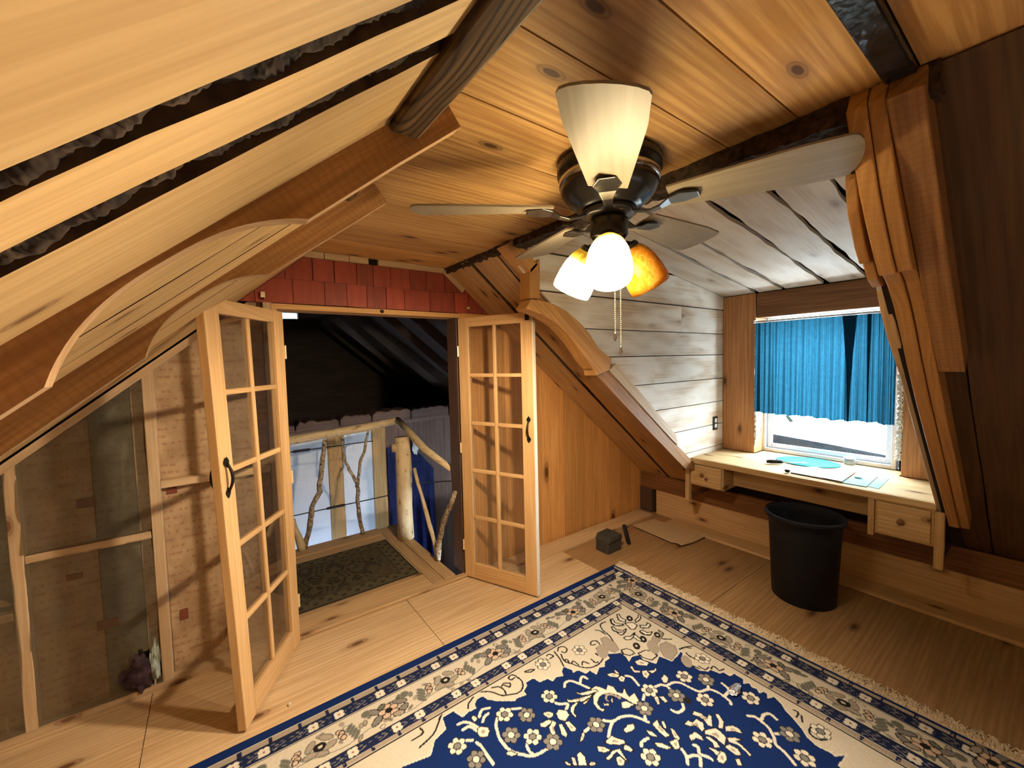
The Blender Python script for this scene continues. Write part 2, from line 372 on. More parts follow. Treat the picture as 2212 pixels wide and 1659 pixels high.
def prism(name, pts, axis, a0, a1, mat, parent=None, grain=(1, 0, 0), up=(0, 0, 1), smooth=False):
    """polygon pts in the plane normal to axis ('x': (y,z), 'y': (x,z), 'z': (x,y)) extruded from a0 to a1"""
    def P(p, a):
        return {'x': (a, p[0], p[1]), 'y': (p[0], a, p[1]), 'z': (p[0], p[1], a)}[axis]
    n = len(pts)
    v = [P(p, a0) for p in pts] + [P(p, a1) for p in pts]
    f = [tuple(range(n)), tuple(range(2*n-1, n-1, -1))] + [((i+1) % n, i, n+i, n+(i+1) % n) for i in range(n)]
    bm = bmesh.new()
    bv = [bm.verts.new(q) for q in v]
    for q in f: bm.faces.new([bv[i] for i in q])
    bmesh.ops.recalc_face_normals(bm, faces=bm.faces)
    vs = [tuple(w.co) for w in bm.verts]; bm.verts.index_update()
    fs = [[w.index for w in q.verts] for q in bm.faces]; bm.free()
    return mesh(name, vs, fs, mat, parent, grain, up)
def tube_data(path, radii, seg=8, cap=True):
    path = [Vector(p) for p in path]
    if isinstance(radii, (int, float)): radii = [radii]*len(path)
    vs, fs = [], []
    prev = None
    for i, p in enumerate(path):
        t = (path[min(i+1, len(path)-1)] - path[max(i-1, 0)]).normalized()
        if prev is None:
            a = Vector((0, 0, 1)) if abs(t.z) < 0.9 else Vector((1, 0, 0))
            prev = t.cross(a).normalized()
        n = (prev - t*prev.dot(t)).normalized(); b = t.cross(n); prev = n
        for k in range(seg):
            an = 2*math.pi*k/seg
            vs.append(p + (n*math.cos(an) + b*math.sin(an))*radii[i])
    for i in range(len(path)-1):
        for k in range(seg):
            a, b2 = i*seg+k, i*seg+(k+1) % seg
            fs.append((a, b2, b2+seg, a+seg))
    if cap:
        fs.append(tuple(range(seg-1, -1, -1))); m = (len(path)-1)*seg
        fs.append(tuple(range(m, m+seg)))
    return [tuple(v) for v in vs], fs
def tube(name, path, radii, mat, parent=None, seg=8, grain=None, smooth=True):
    vs, fs = tube_data(path, radii, seg)
    g = grain or (Vector(path[-1])-Vector(path[0]))
    return mesh(name, vs, fs, mat, parent, g, smooth=smooth)
def lathe_data(profile, seg=32):
    vs, fs = [], []
    n = len(profile)
    for k in range(seg):
        a = 2*math.pi*k/seg
        for r, z in profile: vs.append((r*math.cos(a), r*math.sin(a), z))
    for k in range(seg):
        for i in range(n-1):
            a = k*n+i; b = ((k+1) % seg)*n+i
            fs.append((a, b, b+1, a+1))
    return vs, fs
def lathe(name, profile, mat, parent, m, seg=32, smooth=True):
    """profile in the object's own space around its own Z; m: world matrix"""
    vs, fs = lathe_data(profile, seg)
    me = bpy.data.meshes.new(name); me.from_pydata(vs, [], fs); me.materials.append(mat)
    if smooth: me.polygons.foreach_set('use_smooth', [True]*len(me.polygons))
    bm = bmesh.new(); bm.from_mesh(me); bmesh.ops.remove_doubles(bm, verts=bm.verts, dist=1e-5)
    bmesh.ops.recalc_face_normals(bm, faces=bm.faces); bm.to_mesh(me); bm.free()
    o = bpy.data.objects.new(name, me); place(o, m, parent); return o
def local_mesh(name, verts, faces, mat, parent, m, smooth=False):
    me = bpy.data.meshes.new(name); me.from_pydata(verts, [], faces); me.materials.append(mat)
    if smooth: me.polygons.foreach_set('use_smooth', [True]*len(me.polygons))
    bm = bmesh.new(); bm.from_mesh(me); bmesh.ops.recalc_face_normals(bm, faces=bm.faces); bm.to_mesh(me); bm.free()
    o = bpy.data.objects.new(name, me); place(o, m, parent); return o
def bevel(o, w=0.004, seg=2):
    md = o.modifiers.new('bevel', 'BEVEL'); md.width = w; md.segments = seg; md.limit_method = 'ANGLE'
    return o
def empty(name, loc=(0, 0, 0)):
    o = bpy.data.objects.new(name, None); place(o, Matrix.Translation(loc)); o.empty_display_size = 0.05; return o
def struct(o): o['kind'] = 'structure'; return o
def tag(o, label, cat, group=None):
    o['label'] = label; o['category'] = cat
    if group: o['group'] = group
    return o
def clip_half(poly, a, b, c):
    """keep a*x + b*y <= c"""
    out = []
    for i, p in enumerate(poly):
        q = poly[(i+1) % len(poly)]
        dp = a*p[0]+b*p[1]-c; dq = a*q[0]+b*q[1]-c
        if dp <= 0: out.append(p)
        if dp*dq < 0:
            t = dp/(dp-dq); out.append((p[0]+t*(q[0]-p[0]), p[1]+t*(q[1]-p[1])))
    return out

# ------------------------------------------------------------------ room numbers
ZC = 2.123                   # flat ceiling
XL, XR = 0.45, 1.282         # ends of the flat ceiling
SL, SR = 0.84, 0.826         # slopes of the roof
YG = 2.478                   # gable wall with the doors
YB = -1.7                    # wall behind
XW = 3.54                    # window wall
YD, YN = 1.749, 0.385        # far and near cheek of the dormer
ZDES = 0.70
def zl(x): return 2.105 + SL*(x-XL)
def zr(x): return ZC - SR*(x-XR)
def dz(x): return 2.138 - 0.145*(x-2.57)      # dormer ceiling
NL = Vector((SL, 0, -1)).normalized()          # into the room
NR = Vector((-SR, 0, -1)).normalized()
GL = Vector((1, 0, SL)).normalized()           # up the left slope
GR = Vector((1, 0, -SR)).normalized()          # down the right slope

# ================================================================== THE SETTING
def merged(name, parts, mat, parent=None, grain=(1, 0, 0)):
    """several polygon extrusions (pts, axis, a0, a1) as one backing mesh"""
    vs, fs = [], []
    for pts, axis, a0, a1 in parts:
        def P(p, a): return {'x': (a, p[0], p[1]), 'y': (p[0], a, p[1]), 'z': (p[0], p[1], a)}[axis]
        n = len(pts); b = len(vs)
        vs += [P(p, a0) for p in pts] + [P(p, a1) for p in pts]
        fs += [tuple(b+i for i in range(n)), tuple(b+i for i in range(2*n-1, n-1, -1))]
        fs += [(b+(i+1) % n, b+i, b+n+i, b+n+(i+1) % n) for i in range(n)]
    return mesh(name, vs, fs, mat, parent, grain, origin=Vector((0, 0, 0)))

def slope_board(name, y0, y1, side, xa, xb, mat, parent, amp=0.002, th=0.02, off=0.0, seed=0, seg=40):
    """board on a roof slope, grain along the slope; its long edges wander by amp; off: how far it hangs into the room"""
    r = random.Random(seed)
    ph = [r.uniform(0, 6.28) for _ in range(8)]; fr = [r.uniform(3, 6), r.uniform(8, 13), r.uniform(18, 28), r.uniform(40, 60)]
    def wob(s, k): return amp*sum(math.sin(fr[i]*s+ph[i+4*k])*(0.8, 0.5, 0.3, 0.18)[i] for i in range(4))
    nrm = NL if side == 'L' else NR; zf = zl if side == 'L' else zr
    vs, fs = [], []
    for i in range(seg+1):
        x = xa+(xb-xa)*i/seg; s = x*1.3
        p = Vector((x, 0, zf(x)))
        for yy, k in ((y0, 0), (y1, 1)):
            y = yy+wob(s, k)
            q = Vector((x, y, p.z)) + nrm*off
            vs.append(tuple(q)); vs.append(tuple(q - nrm*th))
    for i in range(seg):
        a = 4*i; b = a+4
        fs += [(a, a+2, b+2, b), (a+1, b+1, b+3, a+3), (a, b, b+1, a+1), (a+2, a+3, b+3, b+2)]
    fs += [(0, 1, 3, 2), (4*seg, 4*seg+2, 4*seg+3, 4*seg+1)]
    fm = [0, 0, 1, 1]*seg+[0, 0]
    return mesh(name, vs, fs, None, parent, GL if side == 'L' else GR, up=-nrm, mats=[mat, M_WANE], fmat=fm)

# ---- floor
floor = struct(merged('floor', [([(-2.2, YB), (3.6, YB), (3.6, YG+0.02), (-2.2, YG+0.02)], 'z', -0.06, -0.018)], M_DARK))
xs = [-2.15, -0.30, 0.918, 2.136, 3.40]
ys = [YB, -1.2, 1.24, 2.478]
for i in range(4):
    for j in range(3):
        box('plywood_sheet', xs[i]+0.0015, xs[i+1]-0.0015, ys[j]+0.0015, ys[j+1]-0.0015, -0.018, 0.0, M_PLYB if i == 3 else M_PLY, floor, (1, 0, 0))
box('floor_strip', 1.62, 3.30, 2.29, 2.452, 0.0, 0.016, M_PLY, floor, (1, 0, 0))

# ---- flat ceiling
ceiling = struct(merged('ceiling', [([(0.28, YB), (1.36, YB), (1.36, YG+0.02), (0.28, YG+0.02)], 'z', ZC+0.02, ZC+0.08)], M_DARK))
cs = [YB, -1.45, -1.2, -0.97, -0.72, -0.5, -0.27, -0.03, 0.213]
for a, b in zip(cs, cs[1:]):
    box('plank', 0.36, 1.30, a+0.002, b-0.002, ZC, ZC+0.02, M_CEIL, ceiling, (1, 0, 0))
cs = [0.268, 0.443, 0.625, 0.852, 1.054, 1.245, 1.45, 1.68, 1.92, 2.19, YG]
for a, b in zip(cs, cs[1:]):
    box('plank', 0.36, 1.30, a+0.0022, b-0.0022, ZC, ZC+0.02, M_CEIL, ceiling, (1, 0, 0))
M_TAR = plain('glossy_dark_batten', (0.012, 0.013, 0.016), 0.25, noise=0.5, nscale=30, bump=0.5)
bevel(box('ceiling_batten', 0.38, 1.27, 0.213, 0.268, ZC-0.018, ZC+0.02, M_TAR, ceiling, (1, 0, 0)), 0.005)

def rough_bar(name, y0, y1, xr, zr_, mat, parent, amp=0.008, seg=90, seed=1, sag=0.030):
    """hewn timber along Y with a rough barky skin"""
    r = random.Random(seed); k = 12
    ring = []
    for i in range(k):
        a = 2*math.pi*(i+0.5)/k; c, s = math.cos(a), math.sin(a); q = max(abs(c), abs(s))
        ring.append((c/q, s/q))
    cx, cz = (xr[0]+xr[1])/2, (zr_[0]+zr_[1])/2; hx, hz = (xr[1]-xr[0])/2, (zr_[1]-zr_[0])/2
    vs, fs = [], []
    for j in range(seg+1):
        y = y0+(y1-y0)*j/seg
        for c, s in ring:
            d = 1+r.uniform(-1, 1)*amp/min(hx, hz)
            vs.append((cx+c*hx*d, y, cz+s*hz*(1+r.uniform(-1, 1)*amp/hz)-(sag*max(0, 1.1-y) if s < 0 else 0)))
    for j in range(seg):
        for i in range(k):
            fs.append((j*k+i, j*k+(i+1) % k, (j+1)*k+(i+1) % k, (j+1)*k+i))
    fs += [tuple(range(k-1, -1, -1)), tuple(seg*k+i for i in range(k))]
    return mesh(name, vs, fs, mat, parent, (0, 1, 0), smooth=False)
rough_bar('beam', 0.18, YG-0.004, (1.283, 1.365), (2.088, 2.40), M_BARK, ceiling, 0.006)
pur = box('purlin', 0.322, 0.386, YB, 0.848, 1.980, 2.121, M_DARKBEAM, ceiling, (0, 1, 0)); bevel(pur, 0.006)
bevel(box('purlin', 0.345, 0.40, 0.897, 1.418, 2.035, 2.121, M_DARKBEAM, ceiling, (0, 1, 0)), 0.004)

# ---- left slope: live-edged boards over dark void, rafters below them
def slope_back(name, side, ya, yb, xa, xb, off=0.022, th=0.05, mat=M_DARK):
    n = NL if side == 'L' else NR; zf = zl if side == 'L' else zr
    g = GL if side == 'L' else GR
    vs = []
    for x in (xa, xb):
        for y in (ya, yb):
            p = Vector((x, y, zf(x)))
            vs += [tuple(p-n*off), tuple(p-n*(off+th))]
    f = [(0, 4, 6, 2), (1, 3, 7, 5), (0, 1, 5, 4), (2, 6, 7, 3), (0, 2, 3, 1), (4, 5, 7, 6)]
    return mesh(name, vs, f, mat, None, g, up=-n)
wall_left = struct(slope_back('wall_left', 'L', YB-0.1, YG+0.02, -2.6, 0.52, mat=M_DARK))
lb = [(-1.75, -1.42, .002), (-1.40, -1.05, .002), (-1.03, -.72, .003), (-.70, -.38, .003), (-.36, -.03, .003), (-.005, .428, .006),
      (.478, .566, .006), (.614, .905, .004), (.912, 1.085, .003), (1.094, 1.285, .004), (1.297, 1.475, .004), (1.484, 1.70, .004), (1.712, 2.0, .003), (2.008, 2.47, .003)]
for i, (a, b, w) in enumerate(lb):
    slope_board('board', a, b, 'L', -2.3, 0.445, M_SLOPE, wall_left, w, seed=100+i)
def bark_strip(y0, y1, xa, xb, seed):
    r = random.Random(seed); seg = 420; k = 9
    ph = [r.uniform(0, 6.28) for _ in range(6)]
    vs, fs = [], []
    for i in range(seg+1):
        x = xa+(xb-xa)*i/seg
        for j in range(k+1):
            y = y0+(y1-y0)*j/k + r.uniform(-.0015, .0015)
            h = (0.0115 + .007*math.sin(31*x+ph[0]+.9*j)*(.45+.55*math.sin(5*x+ph[2]))+.003*math.sin(83*x+ph[1]-1.3*j)+ r.uniform(-.002, .002)) if 0 < j < k else 0.019
            vs.append(tuple(Vector((x, y, zl(x))) - NL*h))
    for i in range(seg):
        for j in range(k):
            a = i*(k+1)+j; fs.append((a, a+1, a+k+2, a+k+1))
    o = mesh('bark', vs, fs, M_BARK, wall_left, GL, up=-NL, smooth=True); o['kind'] = 'stuff'
    return o
bark_strip(0.425, 0.48, -1.0, 0.43, 3); bark_strip(0.562, 0.618, -1.0, 0.43, 4)

def rafter(y0, y1, prof, name='rafter'):
    """prof: (x, depth under the boards), from the upper end down"""
    top = [(x, zl(x)+0.004) for x, d in prof]
    bot = [(x + d*NL.x, zl(x)+d*NL.z) for x, d in prof]
    pts = top + bot[::-1]
    n = len(pts); m = len(prof)
    vs = [(p[0], y0, p[1]) for p in pts]+[(p[0], y1, p[1]) for p in pts]
    fs = [tuple(range(n)), tuple(range(2*n-1, n-1, -1))]+[((i+1) % n, i, n+i, n+(i+1) % n) for i in range(n)]
    fm = [0, 0]+[1 if m <= i < n-1 else 0 for i in range(n)]
    return mesh(name, vs, fs, None, wall_left, GL, up=-NL, mats=[M_RAFT, M_RAFTEDGE], fmat=fm)
def arch(x1, x0, d=0.068, dm=0.010):
    """scooped lower edge between x1 (upper) and x0 (lower)"""
    out = []
    for i in range(25):
        t = i/24; x = x1+(x0-x1)*t
        out.append((x, dm+(d-dm)*abs(2*t-1)**2.6))
    return out
rafter(0.85, 0.888, [(0.445, 0.075), (0.30, 0.070)]+arch(0.118, -0.235)+[(-0.6, 0.07), (-1.4, 0.07), (-2.3, 0.07)])
rafter(1.42, 1.458, [(0.47, 0.08), (0.30, 0.072)]+arch(0.112, -0.178, 0.062)+[(-0.5, 0.065), (-1.3, 0.065), (-2.3, 0.065)])
rafter(-0.55, -0.50, [(0.445, 0.07), (0.30, 0.066)]+arch(0.118, -0.235)+[(-0.6, 0.066), (-2.3, 0.066)])

# ---- right slope, far strip between gable and dormer, near strip beside the camera
wall_right = struct(slope_back('wall_right', 'R', 1.80, YG+0.02, 1.29, 3.48))
nb_ = slope_back('slope_backing', 'R', YB-0.1, 0.355, 1.29, 3.48)
nb_.parent = wall_right; nb_.matrix_basis = WM[wall_right.name].inverted() @ WM[nb_.name]
for i, (a, b) in enumerate([(1.765, 1.905), (1.912, 2.155), (2.176, 2.275), (2.279, YG-0.001)]):
    slope_board('board', a, b, 'R', 1.29, 3.40, M_RSLOPE, wall_right, 0.0015, off=(0.0, 0.004, 0.012, 0.010)[i], seed=200+i)
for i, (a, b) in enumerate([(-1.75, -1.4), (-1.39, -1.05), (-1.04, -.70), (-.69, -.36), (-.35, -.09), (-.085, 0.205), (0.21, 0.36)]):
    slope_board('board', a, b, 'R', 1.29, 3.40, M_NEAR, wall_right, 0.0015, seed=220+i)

# far edge of the dormer: block, short diagonal, curved brace and the pale strip below it
bevel(prism('brace_block', [(1.388, 1.83), (1.462, 1.835), (1.466, 2.05), (1.393, 1.985)], 'y', 1.715, 1.80, M_TIMBER, wall_right, (0, 0, 1)), 0.004)
prism('diagonal_strip', [(1.24, 2.09), (1.31, 2.14), (1.448, 2.014), (1.40, 1.969)], 'y', 1.715, 1.80, M_TIMBER, wall_right, GR)
outer = [(1.388, 1.826), (1.476, 1.822), (1.53, 1.815), (1.596, 1.798), (1.66, 1.772), (1.724, 1.735), (1.785, 1.695), (1.839, 1.65), (1.885, 1.60), (1.92, 1.562), (1.97, 1.535), (2.035, 1.500), (2.018, 1.428)]
inner = [(1.888, 1.395), (1.872, 1.435), (1.808, 1.492), (1.765, 1.54), (1.721, 1.587), (1.66, 1.643), (1.594, 1.692), (1.53, 1.722), (1.474, 1.745), (1.355, 1.776)]
bevel(prism('curved_brace', outer+inner, 'y', 1.705, 1.80, M_TIMBER, wall_right, GR), 0.004)
M_PALE = wood('pale_lit_batten', (0.62, 0.48, 0.32), (0.48, 0.34, 0.2), None, vary=0.05)  # window light on the dormer edges, put into a paler wood colour
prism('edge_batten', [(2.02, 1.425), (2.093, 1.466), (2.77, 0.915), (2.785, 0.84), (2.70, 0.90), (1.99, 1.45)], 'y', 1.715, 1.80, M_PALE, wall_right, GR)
prism('edge_rafter', [(1.86, 1.44), (1.98, 1.46), (2.70, 0.895), (2.785, 0.84), (3.03, 0.66), (3.03, 0.60), (2.90, 0.64), (2.40, 1.02)], 'y', 1.722, 1.83, M_RAFT, wall_right, GR)

# near edge of the dormer: laminated, bulging timbers
def near_timber(y0, y1, prof, mat, name):
    top = [(x, zr(x)+0.02) for x, d in prof]
    bot = [(x+d*NR.x, zr(x)+d*NR.z) for x, d in prof]
    return bevel(prism(name, top+bot[::-1], 'y', y0, y1, mat, wall_right, GR), 0.004)
PB = [(1.29, .02), (1.36, .045), (1.44, .070), (1.52, .082), (1.60, .088), (1.655, .086), (1.675, .058), (1.72, .040), (1.80, .030), (1.90, .034), (2.02, .046), (2.2, .052), (2.4, .05), (2.8, .045), (3.06, .04)]
PB = [(x, d+0.035) for x, d in PB]
near_timber(0.297, 0.335, PB, M_TIMBER, 'laminated_timber')
near_timber(0.262, 0.2955, [(x, d-0.006) for x, d in PB], M_TIMBER, 'laminated_timber')
near_timber(0.198, 0.2605, [(1.29, .07), (1.5, .078), (1.8, .080), (2.05, .080)], M_RAFT, 'laminated_timber')
near_timber(0.352, 0.378, [(1.44, .030), (1.50, .075), (1.58, .095), (1.63, .095), (1.645, .07), (1.70, .07), (1.74, .05), (1.76, .02)], M_TIMBER, 'laminated_timber')
near_timber(0.352, 0.385, [(1.80, .0), (1.86, .015), (1.95, .02), (2.05, .012), (2.15, .0)], M_KNEE, 'edge_timber')
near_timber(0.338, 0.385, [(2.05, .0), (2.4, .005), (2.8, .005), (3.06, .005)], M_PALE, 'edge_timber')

# ---- gable wall with the doorway
OX0, OX1, OZ = 0.295, 1.352, 1.80
def gable_clip(poly, inset=0.0):
    p = clip_half(poly, -SL, 1, 2.105-SL*XL-inset)       # z <= zl(x)
    p = clip_half(p, SR, 1, ZC+SR*XR-inset)
    return clip_half(p, 0, 1, ZC-inset)
wall_front = struct(merged('wall_front', [
    (gable_clip([(-2.2, 0), (OX0-0.02, 0), (OX0-0.02, 2.3), (-2.2, 2.3)], -0.03), 'y', 2.545, 2.60),
    (gable_clip([(OX1+0.02, 0), (3.5, 0), (3.5, 2.3), (OX1+0.02, 2.3)], -0.03), 'y', 2.50, 2.60),
    (gable_clip([(OX0-0.02, OZ+0.03), (OX1+0.02, OZ+0.03), (OX1+0.02, 2.3), (OX0-0.02, 2.3)], -0.03), 'y', 2.49, 2.60)], M_DARK))
# red shingles above the door
def shingle_row(z0, z1, cuts, tilt):
    for a, b in zip(cuts, cuts[1:]):
        g = rnd.uniform(0.001, 0.0025)
        p = gable_clip([(a+g, z0+rnd.uniform(-.002, .002)), (b-g, z0+rnd.uniform(-.002, .002)), (b-g, z1), (a+g, z1)], 0.003)
        if len(p) >= 3 and abs(sum(p[i][0]*p[(i+1) % len(p)][1]-p[(i+1) % len(p)][0]*p[i][1] for i in range(len(p)))) > 0.0006:
            t = rnd.uniform(0, 0.003)
            prism('shingle', p, 'y', YG-0.012-t-tilt, 2.492, M_RED, wall_front, (0, 0, 1))
shingle_row(1.833, 1.965, [-0.15, 0.02, 0.195, 0.37, 0.528, 0.647, 0.76, 0.875, 0.992, 1.161, 1.343, 1.45, 1.56, 1.72], 0.0)
shingle_row(1.962, 2.084, [0.05, 0.20, 0.335, 0.471, 0.583, 0.705, 0.80, 0.905, 1.03, 1.14, 1.27, 1.42, 1.6], 0.005)
for a, b in [(0.40, 0.532), (0.536, 0.665), (0.669, 0.775), (0.835, 1.27)]:
    box('cap_strip', a, b, YG-0.022, 2.492, 2.086, 2.121, M_STUD, wall_front)
prism('cap_strip', [(1.285, 2.115), (1.262, 2.085), (1.40, 1.968), (1.425, 1.998)], 'y', YG-0.022, 2.492, M_STUD, wall_front, GR)
# head trim, jambs, sill
trim_1 = struct(box('trim_1', OX0-0.03, OX1+0.03, YG-0.014, 2.60, OZ, OZ+0.028, M_TRIM))
box('jamb', OX1-0.004, OX1+0.022, YG-0.01, 2.60, 0.02, OZ, M_JAMB, trim_1, (0, 0, 1))
box('jamb', OX0-0.03, OX0-0.004, YG-0.01, 2.60, 0.02, OZ, M_DOOR, trim_1, (0, 0, 1))
bevel(box('door_sill', OX0-0.03, OX1+0.02, 2.435, 2.475, 0.0, 0.020, M_LAND, trim_1, (1, 0, 0)), 0.006)
bevel(lathe('ball_catch', [(0, 0), (0.011, 0.002), (0.011, 0.008), (0, 0.010)], M_IRON, trim_1, Matrix.Translation((0.845, YG-0.014, 1.815)) @ Matrix.Rotation(math.pi/2, 4, 'X'), 12), 0.001)
# right of the door: varnished boards
cuts = [1.374, 1.56, 1.75, 1.93, 2.09, 2.17, 2.34, 2.50, 2.59, 2.75, 2.91, 3.06, 3.22, 3.385]
for a, b in zip(cuts, cuts[1:]):
    p = gable_clip([(a+0.001, 0.0), (b-0.001, 0.0), (b-0.001, 2.3), (a+0.001, 2.3)], 0.004)
    p = clip_half(p, 0, 1, 1.832)
    prism('panel_board', p, 'y', YG-rnd.uniform(0, 0.004), 2.503, M_PANEL, wall_front, (0, 0, 1))
# left of the door: studs, blocking, insulation behind plastic
def stud(x0, x1, name='stud'):
    p = gable_clip([(x0, 0.03), (x1, 0.03), (x1+0.004, 2.3), (x0+0.004, 2.3)], 0.012)
    bevel(prism(name, p, 'y', 2.466, 2.545, M_STUD, wall_front, (0, 0, 1)), 0.003)
stud(-0.690, -0.652); stud(-0.262, -0.222); stud(0.225, 0.263); stud(-1.12, -1.08); stud(-1.55, -1.51)
box('bottom_plate', -2.1, 0.263, 2.462, 2.545, 0.0, 0.034, M_STUD, wall_front)
for x0, x1, z in [(-0.650, -0.264, 0.722), (-0.220, 0.223, 0.946), (-1.078, -0.692, 0.505)]:
    bevel(box('blocking', x0, x1, 2.468, 2.54, z, z+0.034, M_STUD, wall_front), 0.003)
prism('sloped_plate', [(-0.70, zl(-0.70)-0.05), (0.0, zl(0.0)-0.05), (0.0, zl(0.0)-0.012), (-0.70, zl(-0.70)-0.012)], 'y', 2.462, 2.49, M_STUD, wall_front, GL)
prism('brace', [(-0.98, 0.82), (-0.95, 0.82), (-0.70, 0.56), (-0.73, 0.56)], 'y', 2.50, 2.53, M_STUD, wall_front, (1, 0, -1))
def batt(x0, x1, z0, z1, mat, y=2.515):
    p = gable_clip([(x0, z0), (x1, z0), (x1, z1), (x0, z1)], 0.03)
    if len(p) >= 3: prism('insulation_batt', p, 'y', y, 2.545, mat, wall_front, (1, 0, 0))
for z0, z1 in [(0.034, 0.722), (0.757, 1.6)]:
    batt(-0.650, -0.448, z0, z1, M_KRAFT); batt(-0.444, -0.31, z0, z1, M_GREYB, 2.51); batt(-0.306, -0.264, z0, z1, M_KRAFT)
batt(-0.220, 0.223, 0.034, 0.946, M_KRAFT); batt(-0.220, 0.223, 0.981, 1.9, M_KRAFT)
batt(-1.078, -0.692, 0.034, 0.505, M_KRAFT); batt(-1.078, -0.692, 0.541, 1.3, M_GREYB)
batt(-1.51, -1.122, 0.034, 1.0, M_KRAFT); batt(-2.05, -1.552, 0.034, 0.7, M_KRAFT)
for x, z, w, h in [(-0.50, 0.905, 0.06, 0.04), (-0.47, 0.345, 0.07, 0.04), (-0.20, 0.905, 0.035, 0.03), (-0.185, 0.28, 0.03, 0.05), (-0.55, 0.60, 0.05, 0.025)]:
    box('printed_mark', x, x+w, 2.5085, 2.516, z, z+h, M_REDINK, wall_front)
def sheet(name, x0, x1, z0, z1, y, mat, parent, seed, amp=0.006, top_slope=True, tear=None):
    r = random.Random(seed); nx, nz = 26, 40
    ph = [r.uniform(0, 6.28) for _ in range(6)]
    vs, fs = [], []
    for j in range(nz+1):
        for i in range(nx+1):
            x = x0+(x1-x0)*i/nx
            zt = min(z1, zl(x)-0.03) if top_slope else z1
            z = z0+(zt-z0)*j/nz
            u, v = i/nx, j/nz
            w = amp*(math.sin(9*u+7*v+ph[0])*0.5+math.sin(21*u-5*v+ph[1])*0.35+math.sin(4*u+16*v*v+ph[2])*0.4)
            w += amp*1.2*math.exp(-((u-0.85+0.35*(1-v))/0.08)**2)*v
            vs.append((x+0.004*math.sin(9*v+ph[3])*(1 if i in (0, nx) else 0), y-abs(w), z))
    for j in range(nz):
        for i in range(nx):
            if tear:
                cx, cz = x0+(x1-x0)*(i+.5)/nx, z0+(z1-z0)*(j+.5)/nz
                if tear(cx, cz): continue
            a = j*(nx+1)+i; fs.append((a, a+1, a+nx+2, a+nx+1))
    return mesh(name, vs, fs, mat, parent, (1, 0, 0), smooth=True)
sheet('plastic_sheet', -0.655, -0.262, 0.765, 1.55, 2.468, M_POLY, wall_front, 5)
sheet('plastic_sheet', -0.655, -0.262, 0.036, 0.728, 2.470, M_POLY, wall_front, 6, top_slope=False,
      tear=lambda x, z: (x > -0.36 and z < 0.24 and (x+0.33)**2/0.004+(z-0.11)**2/0.012 < 1))
sheet('plastic_sheet', -1.08, -0.682, 0.036, 1.12, 2.466, M_POLY, wall_front, 8)
def crumple(name, c, sx, sy, sz, mat, parent, seed, sub=3):
    bm = bmesh.new(); bmesh.ops.create_icosphere(bm, subdivisions=sub, radius=1)
    r = random.Random(seed)
    for v in bm.verts:
        d = 1+r.uniform(-.22, .22)+0.15*math.sin(5*v.co.z+3*v.co.x+seed)
        v.co = Vector((c[0]+v.co.x*sx*d, c[1]+v.co.y*sy*d, c[2]+v.co.z*sz*d))
    vs = [tuple(v.co) for v in bm.verts]; bm.verts.index_update(); fs = [[v.index for v in f.verts] for f in bm.faces]; bm.free()
    return mesh(name, vs, fs, mat, parent)
crumple('torn_plastic', (-0.345, 2.475, 0.105), 0.055, 0.025, 0.085, M_PLUM, wall_front, 4)
crumple('exposed_foam', (-0.285, 2.478, 0.13), 0.018, 0.02, 0.10, M_TEALF, wall_front, 9)
# ---- wall behind the camera
wall_back = struct(merged('wall_back', [(gable_clip([(-2.2, 0), (3.5, 0), (3.5, 2.3), (-2.2, 2.3)], -0.05), 'y', YB-0.09, YB-0.03)], M_DARK))
bx = [-2.1+0.24*i for i in range(24)]
for a, b in zip(bx, bx[1:]):
    p = gable_clip([(a+0.002, 0), (b-0.002, 0), (b-0.002, 2.3), (a+0.002, 2.3)], 0.0)
    if len(p) >= 3: prism('wall_board', p, 'y', YB-0.03, YB-0.012, M_RSLOPE, wall_back, (0, 0, 1))

# ---- knee wall under the right slope
wall_knee = struct(box('wall_knee', 3.40, 3.46, YB-0.05, YG+0.02, -0.05, 0.46, M_DARK))
for a, b in [(YB, -0.4), (-0.395, 0.9), (0.905, 2.30)]:
    box('knee_board', 3.375, 3.40, a, b, 0.0, 0.232, M_KNEE, wall_knee, (0, 1, 0))
box('knee_header', 3.362, 3.40, YB, YG-0.01, 0.236, 0.385, M_HEAD, wall_knee, (0, 1, 0))
box('knee_post', 3.355, 3.40, 2.335, YG-0.01, 0.016, 0.236, M_JAMB, wall_knee, (0, 0, 1))
baseboard_right = struct(bevel(box('baseboard_right', 3.205, 3.374, YB, 2.10, 0.0, 0.022, M_KNEE, None, (0, 1, 0)), 0.005))

